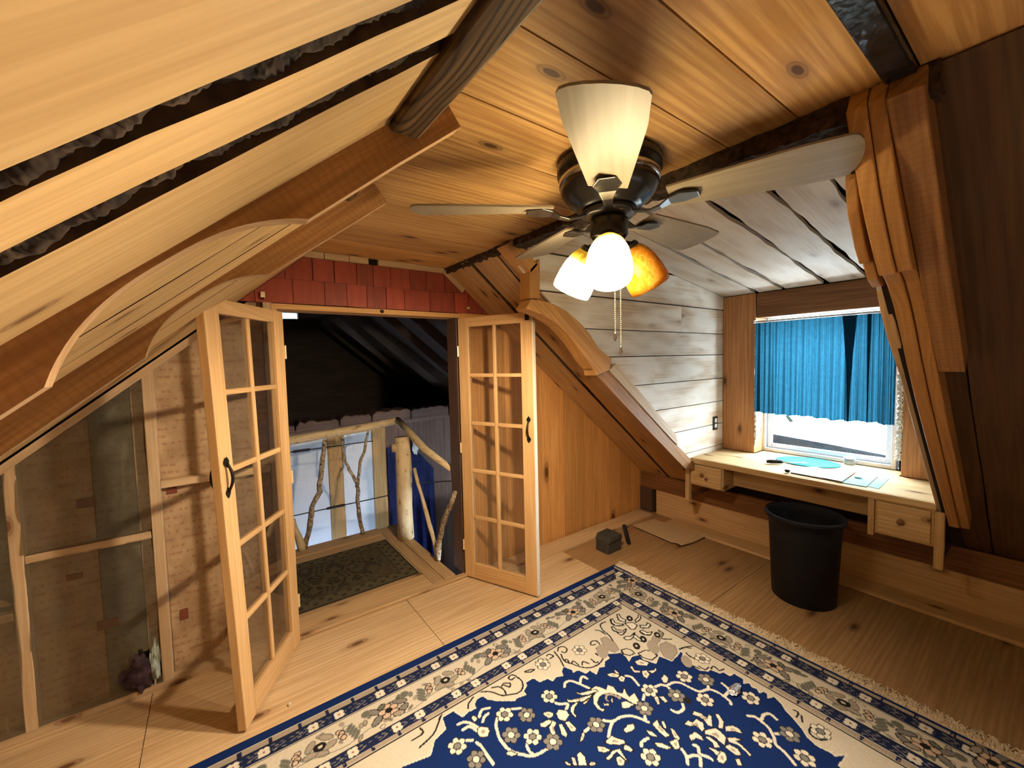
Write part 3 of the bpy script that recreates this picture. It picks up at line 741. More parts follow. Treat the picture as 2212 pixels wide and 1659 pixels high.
# ---- dormer shell
def dormer_cheek(name, y0, y1):
    # follows the slope in front, the floor of the dormer behind
    pts = [(1.345, zr(1.345)-0.02), (3.44, zr(3.44)-0.02), (3.82, 0.36), (3.82, dz(XW)+0.06), (1.345, dz(1.345)+0.06)]
    return struct(merged(name, [(pts, 'y', y0, y1)], M_DARK))
wall_dormer_far = dormer_cheek('wall_dormer', YD+0.02, YD+0.07)
zs = [0.60, 0.74, 0.925, 1.115, 1.31, 1.51, 1.685, 1.885, 2.10, 2.40]
for k, (a, b) in enumerate(zip(zs, zs[1:])):
    cutx = {4: [2.55], 6: [2.9]}.get(k, [])
    xs2 = [1.30]+cutx+[XW]
    for xa, xb in zip(xs2, xs2[1:]):
        g = 0.0030 if k < 7 else 0.006
        p = [(xa, a+g), (xb-0.001, a+g+(0.012 if k == 8 else 0)), (xb-0.001, b-g+(0.012 if k == 7 else 0)), (xa, b-g)]
        p = clip_half(p, -SR, -1, -(ZC+SR*XR)+0.06)         # above the slope
        p = clip_half(p, 0.145, 1, 2.138+0.145*2.57)         # under the dormer ceiling
        if len(p) >= 3: prism('wall_plank', p, 'y', YD+rnd.uniform(0, 0.003), YD+0.02, M_WASH, wall_dormer_far, (1, 0, 0))
wall_dormer_near = dormer_cheek('wall_dormer_near', YN-0.07, YN-0.02)
for a, b in zip(zs, zs[1:]):
    p = [(1.345, a+0.002), (XW, a+0.002), (XW, b-0.002), (1.345, b-0.002)]
    p = clip_half(p, -SR, -1, -(ZC+SR*XR)-0.01); p = clip_half(p, 0.145, 1, 2.138+0.145*2.57)
    if len(p) >= 3: prism('wall_plank', p, 'y', YN-0.02, YN, M_WASH, wall_dormer_near, (1, 0, 0))
struct(box('floor_dormer', 3.41, 3.83, YN-0.07, YD+0.07, 0.43, 0.46, M_DARK))
ceiling_dormer = struct(merged('ceiling_dormer', [([(1.30, dz(1.30)+0.045), (3.82, dz(3.82)+0.045), (3.82, dz(3.82)+0.10), (1.30, dz(1.30)+0.10)], 'y', YN-0.07, YD+0.07)], M_DARK))
GD = Vector((1, 0, -0.145)).normalized(); ND = Vector((-0.145, 0, -1)).normalized()
ds = [0.387, 0.595, 0.80, 1.03, 1.30, 1.49, 1.748]
for i, (a, b) in enumerate(zip(ds, ds[1:])):
    r = random.Random(50+i); ph = [r.uniform(0, 6) for _ in range(6)]
    vs, fs = [], []; seg = 60
    for k in range(seg+1):
        x = 1.30+(XW-1.30)*k/seg
        def w(j): return 0.0035*math.sin(5*x+ph[j])+0.0025*math.sin(13*x+ph[j+1])+0.0015*math.sin(31*x+ph[j+2])
        for y in (a+(0 if i == 0 else 0.013+1.4*w(0)), b-(0.002 if i == 5 else 0.013+1.4*w(3))):
            vs += [(x, y, dz(x)), (x, y, dz(x)+0.022)]
    for k in range(seg):
        p, q = 4*k, 4*k+4
        fs += [(p, p+2, q+2, q), (p+1, q+1, q+3, p+3), (p, q, q+1, p+1), (p+2, p+3, q+3, q+2)]
    fs += [(0, 1, 3, 2), (4*seg, 4*seg+2, 4*seg+3, 4*seg+1)]
    mesh('dormer_plank', vs, fs, M_DCEIL, ceiling_dormer, GD, up=-ND)
# window wall: posts, header, outer skin with a hole
WY0, WY1, WZ0, WZ1 = 0.665, 1.500, 0.703, 1.785
XF = 3.69
wall_window = struct(merged('wall_window', [
    ([(YN-0.07, 0.5), (YD+0.07, 0.5), (YD+0.07, WZ0-0.006), (YN-0.07, WZ0-0.006)], 'x', XF+0.03, XF+0.12),
    ([(YN-0.07, WZ1+0.01), (YD+0.07, WZ1+0.01), (YD+0.07, 2.15), (YN-0.07, 2.15)], 'x', XF+0.03, XF+0.12),
    ([(YN-0.07, WZ0-0.006), (WY0-0.01, WZ0-0.006), (WY0-0.01, WZ1+0.01), (YN-0.07, WZ1+0.01)], 'x', XF+0.03, XF+0.12),
    ([(WY1+0.01, WZ0-0.006), (YD+0.07, WZ0-0.006), (YD+0.07, WZ1+0.01), (WY1+0.01, WZ1+0.01)], 'x', XF+0.03, XF+0.12)], M_DARK))
def hewn(name, y0, y1, z0, z1, mat, grain, seed, wav=0.006):
    r = random.Random(seed); n = 18; ph = [r.uniform(0, 6) for _ in range(4)]
    pts = []
    for i in range(n+1):
        z = z0+(z1-z0)*i/n
        pts.append((y0+wav*(math.sin(6*i/n*2+ph[0])*0.5+r.uniform(-.4, .4)) if 0 < i < n else y0, z))
    for i in range(n, -1, -1):
        z = z0+(z1-z0)*i/n
        pts.append((y1, z))
    return bevel(prism(name, pts, 'x', XW-0.012, XF+0.03, mat, wall_window, grain), 0.004)
hewn('window_post', 1.492, YD-0.001, 0.702, 1.993, M_POST, (0, 0, 1), 3)
hewn('window_post', YN+0.001, 0.612, 0.702, 1.993, M_POST, (0, 0, 1), 4)
bevel(box('window_header', XW-0.010, XF+0.03, 0.614, 1.488, 1.795, 1.992, M_HEAD, wall_window, (0, 1, 0)), 0.006)
def fluff(y, w, z0, z1, seed):
    r = random.Random(seed); vs, fs = [], []; n = 90
    for i in range(n+1):
        z = z0+(z1-z0)*i/n
        for k in range(5):
            a = math.pi*k/4
            q = 1+r.uniform(-.45, .45)
            vs.append((XW-0.004-0.012*math.sin(a)*q, y+w*math.cos(a)*q, z))
    for i in range(n):
        for k in range(4):
            a = i*5+k; fs.append((a, a+1, a+6, a+5))
    o = mesh('insulation_fluff', vs, fs, M_FIBRE, wall_window, (0, 0, 1)); o['kind'] = 'stuff'
fluff(1.485, 0.010, 0.76, 1.77, 1); fluff(0.628, 0.014, 0.80, 1.74, 2)

# ---- window
window_1 = struct(empty('window_1', (XF, (WY0+WY1)/2, WZ0)))
def frame_ring(name, y0, y1, z0, z1, w, x0, x1, mat, parent):
    for nm, a in (('side', (y0, y0+w, z0, z1)), ('side', (y1-w, y1, z0, z1)), ('head', (y0+w, y1-w, z1-w, z1)), ('bottom', (y0+w, y1-w, z0, z0+w))):
        bevel(box(name+'_'+nm, x0, x1, *a, mat, parent), 0.003)
frame_ring('frame', WY0, WY1, WZ0, WZ1, 0.026, XF-0.004, XF+0.085, M_VINYL, window_1)
frame_ring('sash', WY0+0.028, WY1-0.028, WZ0+0.028, WZ1-0.028, 0.032, XF+0.030, XF+0.062, M_VINYL, window_1)
box('meeting_rail', XF+0.028, XF+0.064, WY0+0.060, WY1-0.060, 1.245, 1.285, M_VINYL, window_1)
box('pane', XF+0.044, XF+0.048, WY0+0.056, WY1-0.056, WZ0+0.056, 1.25, M_WGLASS, window_1)
box('pane', XF+0.044, XF+0.048, WY0+0.056, WY1-0.056, 1.28, WZ1-0.056, M_WGLASS, window_1)

# ---- french doors
WARP = [0.0, 1.0, 1.0]
def lbox(name, b, mat, parent, M, grain=None, bev=0.0):
    x0, x1, y0, y1, z0, z1 = b
    v = [M @ Vector((x, y+WARP[0]*x*z/(WARP[1]*WARP[2]), z)) for x in (x0, x1) for y in (y0, y1) for z in (z0, z1)]
    f = [(0, 1, 3, 2), (4, 6, 7, 5), (0, 4, 5, 1), (2, 3, 7, 6), (0, 2, 6, 4), (1, 5, 7, 3)]
    d = (x1-x0, y1-y0, z1-z0)
    g = grain or [(1, 0, 0), (0, 1, 0), (0, 0, 1)][d.index(max(d))]
    o = mesh(name, v, f, mat, parent, M.to_3x3() @ Vector(g))
    if bev: bevel(o, bev)
    return o
def pull_handle(parent, M, x, z, side):
    """black iron pull with pointed plates, standing off the stile"""
    h = bpy.data.objects.new('handle', None)
    place(h, M @ Matrix.Translation((x, 0.019*side, z)), parent); H = WM[h.name]
    s = side
    for dz_ in (-0.062, 0.062):
        pts = [(0, -0.022), (0.012, -0.006), (0.014, 0.004), (0, 0.022), (-0.014, 0.004), (-0.012, -0.006)]
        vs = [H @ Vector((p[0], 0, p[1]+dz_)) for p in pts]+[H @ Vector((p[0], 0.004*s, p[1]+dz_)) for p in pts]
        n = 6; fs = [tuple(range(n)), tuple(range(2*n-1, n-1, -1))]+[((i+1) % n, i, n+i, n+(i+1) % n) for i in range(n)]
        mesh('plate', vs, fs, M_IRON, h)
    path = [H @ Vector((0, (0.003+0.019*math.sin(math.pi*t/10))*s, -0.06+0.12*t/10)) for t in range(11)]
    tube('grip', path, [0.0045+0.002*math.sin(math.pi*t/10) for t in range(11)], M_IRON, h, 8)
def glass_door(name, hinge, free, hz, hside, catch=False, H=1.782, warp=0.0):
    d = Vector((free[0]-hinge[0], free[1]-hinge[1], 0)); w = d.length; d.normalize()
    M = frame_for((hinge[0], hinge[1], 0.012), d)
    root = bpy.data.objects.new(name, None); place(root, M); struct(root)
    T = 0.034; t = T/2; WARP[:] = [warp, w, H]   # an old leaf, a little twisted
    st, tr, br, mu = 0.082, 0.062, 0.105, 0.024
    for x0 in (0, w-st): lbox('stile', (x0, x0+st, -t, t, 0, H), M_DOOR, root, M, bev=0.003)
    lbox('top_rail', (st, w-st, -t, t, H-tr, H), M_DOOR, root, M, bev=0.003)
    lbox('bottom_rail', (st, w-st, -t, t, 0, br), M_DOOR, root, M, bev=0.003)
    x0, x1, z0, z1 = st, w-st, br, H-tr
    xm = (x0+x1)/2; rows = 5; hh = (z1-z0)/rows
    lbox('muntin', (xm-mu/2, xm+mu/2, -0.012, 0.012, z0, z1), M_DOOR, root, M, bev=0.005)
    for k in range(1, rows):
        z = z0+hh*k
        for a, b in ((x0, xm-mu/2), (xm+mu/2, x1)):
            lbox('muntin', (a, b, -0.012, 0.012, z-mu/2, z+mu/2), M_DOOR, root, M, bev=0.005)
    for k in range(rows):
        for a, b in ((x0, xm-mu/2), (xm+mu/2, x1)):
            lbox('pane', (a, b, -0.0015, 0.0015, z0+hh*k+(mu/2 if k else 0), z0+hh*(k+1)-(mu/2 if k < rows-1 else 0)), M_GLASS, root, M)
    for s in (-1, 1): pull_handle(root, M @ Matrix.Translation((0, warp*(w-.034)*hz/(w*H), 0)), w-0.034, hz, s)
    for z in (0.22, 0.9, 1.56):
        v, f = tube_data([M @ Vector((-0.005, t*hside, z-0.035)), M @ Vector((-0.005, t*hside, z+0.035))], 0.006, 8)
        mesh('hinge', v, f, M_BRASS, root)
    if catch:
        lbox('painted_edge', (w, w+0.004, -t, t, 0.002, H-0.002), M_CREAMP, root, M)
        lbox('catch', (w-0.045, w-0.018, -t-0.010, -t, H-0.05, H-0.012), M_IRON, root, M, bev=0.003)
        lbox('catch', (w-0.045, w-0.018, t, t+0.010, H-0.05, H-0.012), M_IRON, root, M, bev=0.003)
    return root
door_1 = glass_door('door_1', (0.296, 2.428), (0.022, 1.953), 1.045, 1, False, 1.768, -0.060)
door_2 = glass_door('door_2', (1.366, 2.452), (1.592, 1.938), 1.06, -1, True)
def small_latch(x, z, name, label):
    o = empty(name, (x, YG-0.02, z))
    bevel(box('body', x-0.010, x+0.010, YG-0.034, YG-0.022, z-0.014, z+0.016, M_BRASS, o), 0.002)
    box('keeper', x-0.004, x+0.004, YG-0.036, YG-0.024, z-0.024, z-0.014, M_IRON, o)
    tag(o, label, 'latch')
small_latch(0.229, 1.866, 'door_latch', 'small brass catch on red shingles above the left glass door')
tag(lathe('door_stop', [(0, 0), (0.008, 0.002), (0.010, 0.010), (0.006, 0.020), (0, 0.022)], M_BRASS, None, Matrix.Translation((1.44, YG-0.018, 1.868)) @ Matrix.Rotation(math.pi/2, 4, 'X'), 12),
    'round brass catch on red shingles above the right glass door', 'latch')

# ---- landing and dark attic beyond the doors
floor_landing = struct(box('floor_landing', -0.6, 1.292, 2.476, 3.62, -0.12, -0.004, M_DARK))
ly = [2.476, 2.63, 2.80, 2.97, 3.14, 3.31, 3.47]
for a, b in zip(ly, ly[1:]): box('landing_board', -0.6, 1.118, a+0.001, b-0.001, -0.004, 0.018, M_LAND, floor_landing, (1, 0, 0))
bevel(box('landing_board', -0.6, 1.118, 3.472, 3.62, -0.004, 0.03, M_LAND, floor_landing, (1, 0, 0)), 0.004)
bevel(box('landing_board', 1.120, 1.205, 2.476, 3.62, -0.004, 0.020, M_LAND, floor_landing, (0, 1, 0)), 0.003)
bevel(box('landing_board', 1.207, 1.292, 2.476, 3.62, -0.004, 0.024, M_LAND, floor_landing, (0, 1, 0)), 0.003)

YA = 6.6; YH = 4.4
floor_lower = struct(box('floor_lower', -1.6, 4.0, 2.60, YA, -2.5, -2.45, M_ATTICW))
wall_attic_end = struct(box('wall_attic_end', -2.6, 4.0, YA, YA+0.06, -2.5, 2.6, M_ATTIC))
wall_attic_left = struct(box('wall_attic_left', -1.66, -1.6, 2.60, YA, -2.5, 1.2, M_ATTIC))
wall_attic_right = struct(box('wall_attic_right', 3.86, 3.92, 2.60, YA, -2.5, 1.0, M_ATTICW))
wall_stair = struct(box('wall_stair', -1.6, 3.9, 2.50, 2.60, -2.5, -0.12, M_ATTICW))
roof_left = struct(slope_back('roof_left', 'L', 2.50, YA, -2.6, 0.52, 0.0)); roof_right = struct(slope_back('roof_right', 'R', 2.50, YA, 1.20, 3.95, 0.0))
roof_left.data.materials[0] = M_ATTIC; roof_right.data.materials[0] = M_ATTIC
ceiling_attic = struct(box('ceiling_attic', 0.35, 1.36, 2.50, YA, ZC+0.03, ZC+0.08, M_ATTIC))
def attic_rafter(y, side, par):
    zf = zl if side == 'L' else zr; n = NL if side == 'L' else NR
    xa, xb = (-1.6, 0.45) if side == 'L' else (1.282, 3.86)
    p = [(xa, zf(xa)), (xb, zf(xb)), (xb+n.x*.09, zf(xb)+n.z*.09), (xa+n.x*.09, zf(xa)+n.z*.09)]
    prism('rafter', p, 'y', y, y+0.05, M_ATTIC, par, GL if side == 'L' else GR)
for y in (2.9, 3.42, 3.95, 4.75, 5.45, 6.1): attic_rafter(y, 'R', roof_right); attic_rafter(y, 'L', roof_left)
# half wall across the stairwell: white panels between honey boards, rough slabs on top
wall_half = struct(box('wall_half', -1.6, 3.86, YH+0.02, YH+0.10, -2.45, 0.90, M_ATTICW))
for a, b in [(-1.6, -0.25), (-0.246, 0.897), (1.038, 1.342)]:
    box('white_panel', a, b, YH, YH+0.02, -2.45, 0.86, M_WHITE, wall_half)
for a, b in [(0.90, 1.035), (1.345, 1.486)]:
    bevel(box('panel_batten', a, b, YH-0.014, YH+0.02, -2.45, 0.87, M_TRIM, wall_half, (0, 0, 1)), 0.003)
wx = [1.489, 1.64, 1.82, 2.02, 2.2, 2.42, 2.65, 2.9, 3.2, 3.5, 3.86]
for a, b in zip(wx, wx[1:]): box('wall_board', a+0.002, b-0.002, YH+rnd.uniform(0, .006), YH+0.02, -2.45, 0.86, M_ATTICW, wall_half, (0, 0, 1))
def slab(x0, x1, z0, z1, seed):
    r = random.Random(seed); n = 10
    top = [(x0+(x1-x0)*i/n, z1+r.uniform(-.02, .012)-(0.025 if i in (0, n) else 0)) for i in range(n+1)]
    bot = [(x0+(x1-x0)*i/n, z0+r.uniform(-.006, .006)) for i in range(n, -1, -1)]
    bevel(prism('bark_slab', top+bot, 'y', YH-0.10, YH+0.16, M_ATTICW, wall_half, (1, 0, 0)), 0.01)
for i, (a, b, z) in enumerate([(-1.6, -0.6, .93), (-.59, 0.05, .94), (0.06, 0.60, .95), (0.61, 1.0, .96), (1.01, 1.32, .985), (1.33, 1.75, 1.0), (1.76, 2.22, 1.0), (2.23, 2.9, .98), (2.91, 3.8, .97)]): slab(a, b, 0.875, z, 300+i)
tube('cap_log', [(-1.6, YH-0.05, 0.855), (0.6, YH-0.06, 0.86), (2.2, YH-0.05, 0.87), (3.8, YH-0.05, 0.86)], [0.03, 0.035, 0.032, 0.03], M_ATTICW, wall_half)

# unseen light without a fixture, stands for light coming from downstairs
wl = bpy.data.lights.new('unseen_stairwell_light', 'POINT'); wl.energy = WELL_W; wl.color = (0.52, 0.72, 1.0); wl.shadow_soft_size = 0.15
wo = bpy.data.objects.new('unseen_stairwell_light', wl); COL.objects.link(wo); wo.location = (0.75, 3.95, -1.0)

# fluorescent fixture near the head of the doorway
fx = empty('strip_light', (0.415, 3.06, 1.80))
bevel(box('housing', 0.35, 0.48, 3.02, 3.10, 1.845, 1.862, M_VINYL, fx), 0.003)
tube('tube', [(0.358, 3.06, 1.826), (0.472, 3.06, 1.83)], 0.016, M_TUBE, fx, 12)
for x in (0.352, 0.478): box('socket', x-0.004, x+0.004, 3.045, 3.075, 1.812, 1.846, M_VINYL, fx)
tube('hanging_wire', [(0.415, 3.06, 1.86), (0.415, 3.06, zl(0.415)+0.01)], 0.002, M_ROPE, fx, 5)
tag(fx, 'small glowing white strip light hanging in the dark attic at the top of the doorway', 'light')

# hung navy cloth
def hung_cloth(name, x0, x1, z0, ztop, y, mat, seed, folds=5, amp=0.02):
    r = random.Random(seed); nx, nz = 50, 24; vs, fs = [], []
    for j in range(nz+1):
        for i in range(nx+1):
            u, v = i/nx, j/nz
            x = x0+(x1-x0)*u; zt = ztop(u); z = z0+(zt-z0)*v
            vs.append((x, y-amp*(1+math.sin(folds*6.283*u+1.5*v+seed))*(1.1-0.4*v), z))
    for j in range(nz):
        for i in range(nx):
            a = j*(nx+1)+i; fs.append((a, a+1, a+nx+2, a+nx+1))
    return mesh(name, vs, fs, mat, None, (1, 0, 0), smooth=True)
tag(hung_cloth('hanging_cloth', 1.495, 2.04, -1.6, lambda u: 0.58-(0.32*max(0, u-.5)/.5), YH-0.01, M_NAVYC, 2), 'navy blue cloth hanging on the wall beyond the birch post', 'cloth')
tag(crumple('fabric_scrap', (1.80, YH-0.08, 0.56), 0.035, 0.02, 0.075, M_OUTW, None, 12), 'bright white scrap hanging beside the navy cloth', 'fabric')

# birch railing
YRL = 3.575
rl = empty('birch_railing', (1.2, YRL, 0.03))
tube('handrail', [(-0.55, YRL, 0.905), (0.43, YRL, 0.915), (0.71, YRL, 0.935), (1.05, YRL, 0.955), (1.325, YRL, 0.985)], [.034, .035, .034, .035, .032], M_BIRCH, rl, 12)
tube('handrail', [(1.325, YRL, 0.985), (1.31, 3.2, 0.90), (1.305, 2.95, 0.825), (1.37, 2.63, 0.72)], [.034, .031, .030, .022], M_BIRCH, rl, 12)
tube('post', [(1.25, 3.27, 0.024), (1.246, 3.27, 0.3), (1.252, 3.265, 0.6), (1.248, 3.265, 0.885)], [.068, .064, .066, .062], M_BIRCH, rl, 16)
tube('post_stub', [(1.25, 3.265, 0.80), (1.17, 3.30, 0.80)], [.04, .038], M_BIRCH, rl, 10)
def branch(name, pts, r0, r1, mat):
    n = len(pts); p2 = []
    for i in range(n-1):
        a, b = Vector(pts[i]), Vector(pts[i+1])
        for k in range(3):
            q = a.lerp(b, k/3); p2.append(q+Vector((rnd.uniform(-.005, .005), rnd.uniform(-.005, .005), 0)))
    p2.append(Vector(pts[-1]))
    rr = [(r0+(r1-r0)*i/(len(p2)-1))*rnd.uniform(.85, 1.15) for i in range(len(p2))]
    tube(name, p2, rr, mat, rl, 8)
BR1 = [(0.526, YRL, 0.03), (0.575, YRL, 0.229), (0.59, YRL, 0.354), (0.653, YRL, 0.469), (0.675, YRL, 0.644), (0.712, YRL, 0.89)]
BR1T = [(0.449, YRL, 0.291), (0.476, YRL, 0.158), (0.505, YRL, 0.03)]
BRY = [(0.979, YRL, 0.03), (0.959, YRL, 0.151), (0.946, YRL, 0.323), (0.957, YRL, 0.447), (0.944, YRL, 0.491), (0.899, YRL, 0.603), (0.854, YRL, 0.693), (0.849, YRL, 0.92)]
BRYR = [(0.955, YRL, 0.47), (0.981, YRL, 0.652), (1.025, YRL, 0.749), (1.065, YRL, 0.93)]
branch('branch_baluster', BR1, 0.022, 0.017, M_TWIG)
branch('branch_baluster', BR1T, 0.024, 0.03, M_BIRCH)
branch('branch_baluster', BRY, 0.018, 0.012, M_TWIG)
branch('branch_fork', BRYR, 0.014, 0.010, M_TWIG)
branch('branch_baluster', [(1.285, 3.13, .64), (1.285, 2.93, .36), (1.285, 2.735, .03)], .014, .017, M_BIRCH)
branch('branch_baluster', [(1.285, 2.43, .62), (1.285, 2.62, .36), (1.285, 2.70, .20), (1.285, 2.745, .03)], .016, .026, M_TWIG)
def cable(p0, p1, tb):
    tube('cable', [p0, p1], 0.0045, M_ROPE, rl, 6)
    if tb:
        a, b = Vector(p0).lerp(Vector(p1), tb[0]), Vector(p0).lerp(Vector(p1), tb[1])
        tube('turnbuckle', [a, a.lerp(b, .08), a.lerp(b, .92), b], [.005, .011, .011, .005], M_ROPE, rl, 8)
cable((-0.55, YRL, 0.322), (1.23, YRL, 0.318), (0.70, 0.785))
cable((-0.55, YRL, 0.826), (1.10, YRL, 0.828), (0.62, 0.70))
cable((1.29, 3.20, 0.50), (1.29, 2.50, 0.68), None)
tag(rl, 'peeled birch railing with forked branch balusters around the landing', 'railing')

# landing mat
def grid_rug(name, x0, x1, y0, y1, step, z0, z1, paint, mat, lift=0.0):
    nx = int(round((x1-x0)/step)); ny = int(round((y1-y0)/step))
    X, Y = np.meshgrid(np.linspace(x0, x1, nx+1), np.linspace(y0, y1, ny+1))
    col = paint(X, Y)
    V = np.stack([X.ravel(), Y.ravel(), np.full(X.size, z1)], 1)
    k = np.arange((nx+1)*(ny+1)).reshape(ny+1, nx+1)
    F = np.stack([k[:-1, :-1], k[:-1, 1:], k[1:, 1:], k[1:, :-1]], -1).reshape(-1, 4)
    # skirt down to the floor
    loop = np.concatenate([k[0, :], k[1:, -1], k[-1, -2::-1], k[-2:0:-1, 0]])
    nb = len(V); L = len(loop)
    V = np.concatenate([V, np.stack([V[loop, 0], V[loop, 1], np.full(L, z0)], 1)])
    j = np.arange(L); jn = (j+1) % L
    S = np.stack([loop[j], nb+j, nb+jn, loop[jn]], -1)
    F = np.concatenate([F, S])
    o0 = np.array([(x0+x1)/2, (y0+y1)/2, z0])
    me = bpy.data.meshes.new(name)
    me.vertices.add(len(V)); me.vertices.foreach_set('co', (V-o0).astype(np.float32).ravel())
    me.loops.add(F.size); me.loops.foreach_set('vertex_index', F.astype(np.int32).ravel())
    me.polygons.add(len(F)); me.polygons.foreach_set('loop_start', (np.arange(len(F))*4).astype(np.int32))
    me.polygons.foreach_set('loop_total', np.full(len(F), 4, np.int32))
    me.update(calc_edges=True)
    a = me.attributes.new('dye', 'FLOAT_COLOR', 'POINT')
    C = np.ones((len(V), 4), np.float32)
    C[:nb, :3] = col.reshape(-1, 3); C[nb:, :3] = col.reshape(-1, 3)[loop]
    a.data.foreach_set('color', C.ravel())
    me.materials.append(mat); me.validate()
    o = bpy.data.objects.new(name, me); place(o, Matrix.Translation(o0)); return o
def paint_mat(X, Y):
    c = np.zeros(X.shape+(3,)); c[:] = (0.085, 0.070, 0.040)
    e = np.minimum(np.minimum(X+0.12, 1.10-X), np.minimum(Y-2.665, 3.345-Y))
    c[e < 0.10] = (0.10, 0.085, 0.05); c[(e > 0.10) & (e < 0.108)] = (0.03, 0.026, 0.02); c[e < 0.008] = (0.03, 0.026, 0.02)
    u, v = (X-0.49)/0.46, (Y-3.005)/0.22
    q = (np.sin(58*X+6*np.sin(19*Y))*np.sin(58*Y+6*np.sin(23*X)))
    ov = u*u+v*v
    m = (ov < 1) & (q > 0.1); c[m] = (0.032, 0.028, 0.02)
    m = (e > 0.012) & (e < 0.095) & (np.sin(75*X)*np.sin(75*Y) > 0.35); c[m] = (0.045, 0.038, 0.026)
    m = (ov > 1) & (e > 0.11) & (np.sin(90*X+4*np.sin(40*Y))*np.sin(90*Y) > 0.5); c[m] = (0.05, 0.042, 0.028)
    return c
tag(grid_rug('door_mat', -0.12, 1.10, 2.665, 3.345, 0.008, 0.020, 0.028, paint_mat, M_MAT), 'dark olive patterned mat on the landing outside the doorway', 'mat')

# ================================================================== THINGS
# ---- ceiling fan
FX, FY, FZ = 1.049, 0.885, 1.972
fan = empty('ceiling_fan', (FX, FY, ZC))
tag(fan, 'black ceiling fan with five blades and three glass lamp shades', 'ceiling fan')
T0 = Matrix.Translation((FX, FY, 0))
lathe('motor_housing', [(0, 2.1225), (0.155, 2.1225), (0.163, 2.112), (0.163, 2.085), (0.150, 2.078), (0.150, 2.050), (0.154, 2.045), (0.150, 2.030), (0.128, 2.000), (0.105, 1.985), (0.10, 1.975), (0, 1.972)], M_BLACK, fan, T0, 40)
lathe('trim_ring', [(0.1505, 2.076), (0.1565, 2.073), (0.1565, 2.052), (0.1505, 2.049)], M_CHROME, fan, T0, 40)
lathe('hub', [(0, 1.975), (0.085, 1.975), (0.09, 1.962), (0.075, 1.950), (0, 1.948)], M_BLACK, fan, T0, 32)
lathe('switch_housing', [(0, 1.95), (0.056, 1.95), (0.060, 1.94), (0.060, 1.895), (0.050, 1.882), (0, 1.880)], M_BLACK, fan, T0, 32)
lathe('light_plate', [(0, 1.882), (0.045, 1.882), (0.052, 1.870), (0.046, 1.850), (0.020, 1.835), (0.010, 1.822), (0, 1.820)], M_BLACK, fan, T0, 32)
TH0 = math.radians(-140.73)
def blade_mesh():
    r0, r1 = 0.185, 0.625; pts = []
    n = 14
    def hw(t): return 0.054+0.032*min(1, t*1.4)
    for i in range(n+1): t = i/n*0.93; pts.append((r0+(r1-r0)*t, hw(t)))
    for k in range(1, 8):
        a = math.pi/2-math.pi*k/8; pts.append((r0+(r1-r0)*0.93+(r1-r0)*0.07*math.cos(a), 0.086*math.sin(a)))
    for i in range(n, -1, -1): t = i/n*0.93; pts.append((r0+(r1-r0)*t, -hw(t)))
    n = len(pts)
    vs = [(x, y, 0.0) for x, y in pts]+[(x, y, 0.006) for x, y in pts]
    fs = [tuple(range(n-1, -1, -1)), tuple(range(n, 2*n))]+[(i, (i+1) % n, n+(i+1) % n, n+i) for i in range(n)]
    return vs, fs
bvs, bfs = blade_mesh()
PITCH = math.radians(-11)
bme = ime = None
for k in range(5):
    M = Matrix.Translation((FX, FY, FZ)) @ Matrix.Rotation(TH0+k*2*math.pi/5, 4, 'Z') @ Matrix.Rotation(PITCH, 4, 'X')
    if bme is None:
        b = local_mesh('blade', bvs, bfs, M_BLADE, fan, M); bme = b.data
    else:
        b = bpy.data.objects.new('blade', bme); place(b, M, fan)
    # curved iron holding the blade
    M2 = Matrix.Translation((FX, FY, FZ)) @ Matrix.Rotation(TH0+k*2*math.pi/5, 4, 'Z')
    if ime is None:
        prof = [(0.07, -0.012), (0.10, -0.018), (0.13, -0.024), (0.16, -0.018), (0.185, -0.006), (0.22, -0.003), (0.265, -0.003)]
        wid = [0.016, 0.013, 0.012, 0.016, 0.026, 0.040, 0.022]
        vs, fs = [], []
        for (x, z), w in zip(prof, wid): vs += [(x, -w, z), (x, w, z), (x, w, z-0.006), (x, -w, z-0.006)]
        for i in range(len(prof)-1):
            a = 4*i
            for j in range(4): fs.append((a+j, a+(j+1) % 4, a+4+(j+1) % 4, a+4+j))
        fs += [(0, 3, 2, 1), (4*len(prof)-4, 4*len(prof)-3, 4*len(prof)-2, 4*len(prof)-1)]
        ir = local_mesh('blade_iron', vs, fs, M_BLACK, fan, M2); bevel(ir, 0.003); ime = ir.data
    else:
        ir = bpy.data.objects.new('blade_iron', ime); place(ir, M2, fan); bevel(ir, 0.003)
SHP = [(0.026, 0.0), (0.036, 0.010), (0.050, 0.030), (0.060, 0.060), (0.066, 0.095), (0.068, 0.130), (0.066, 0.150)]
SH_IN = [(r-0.003, z) for r, z in SHP[::-1]]
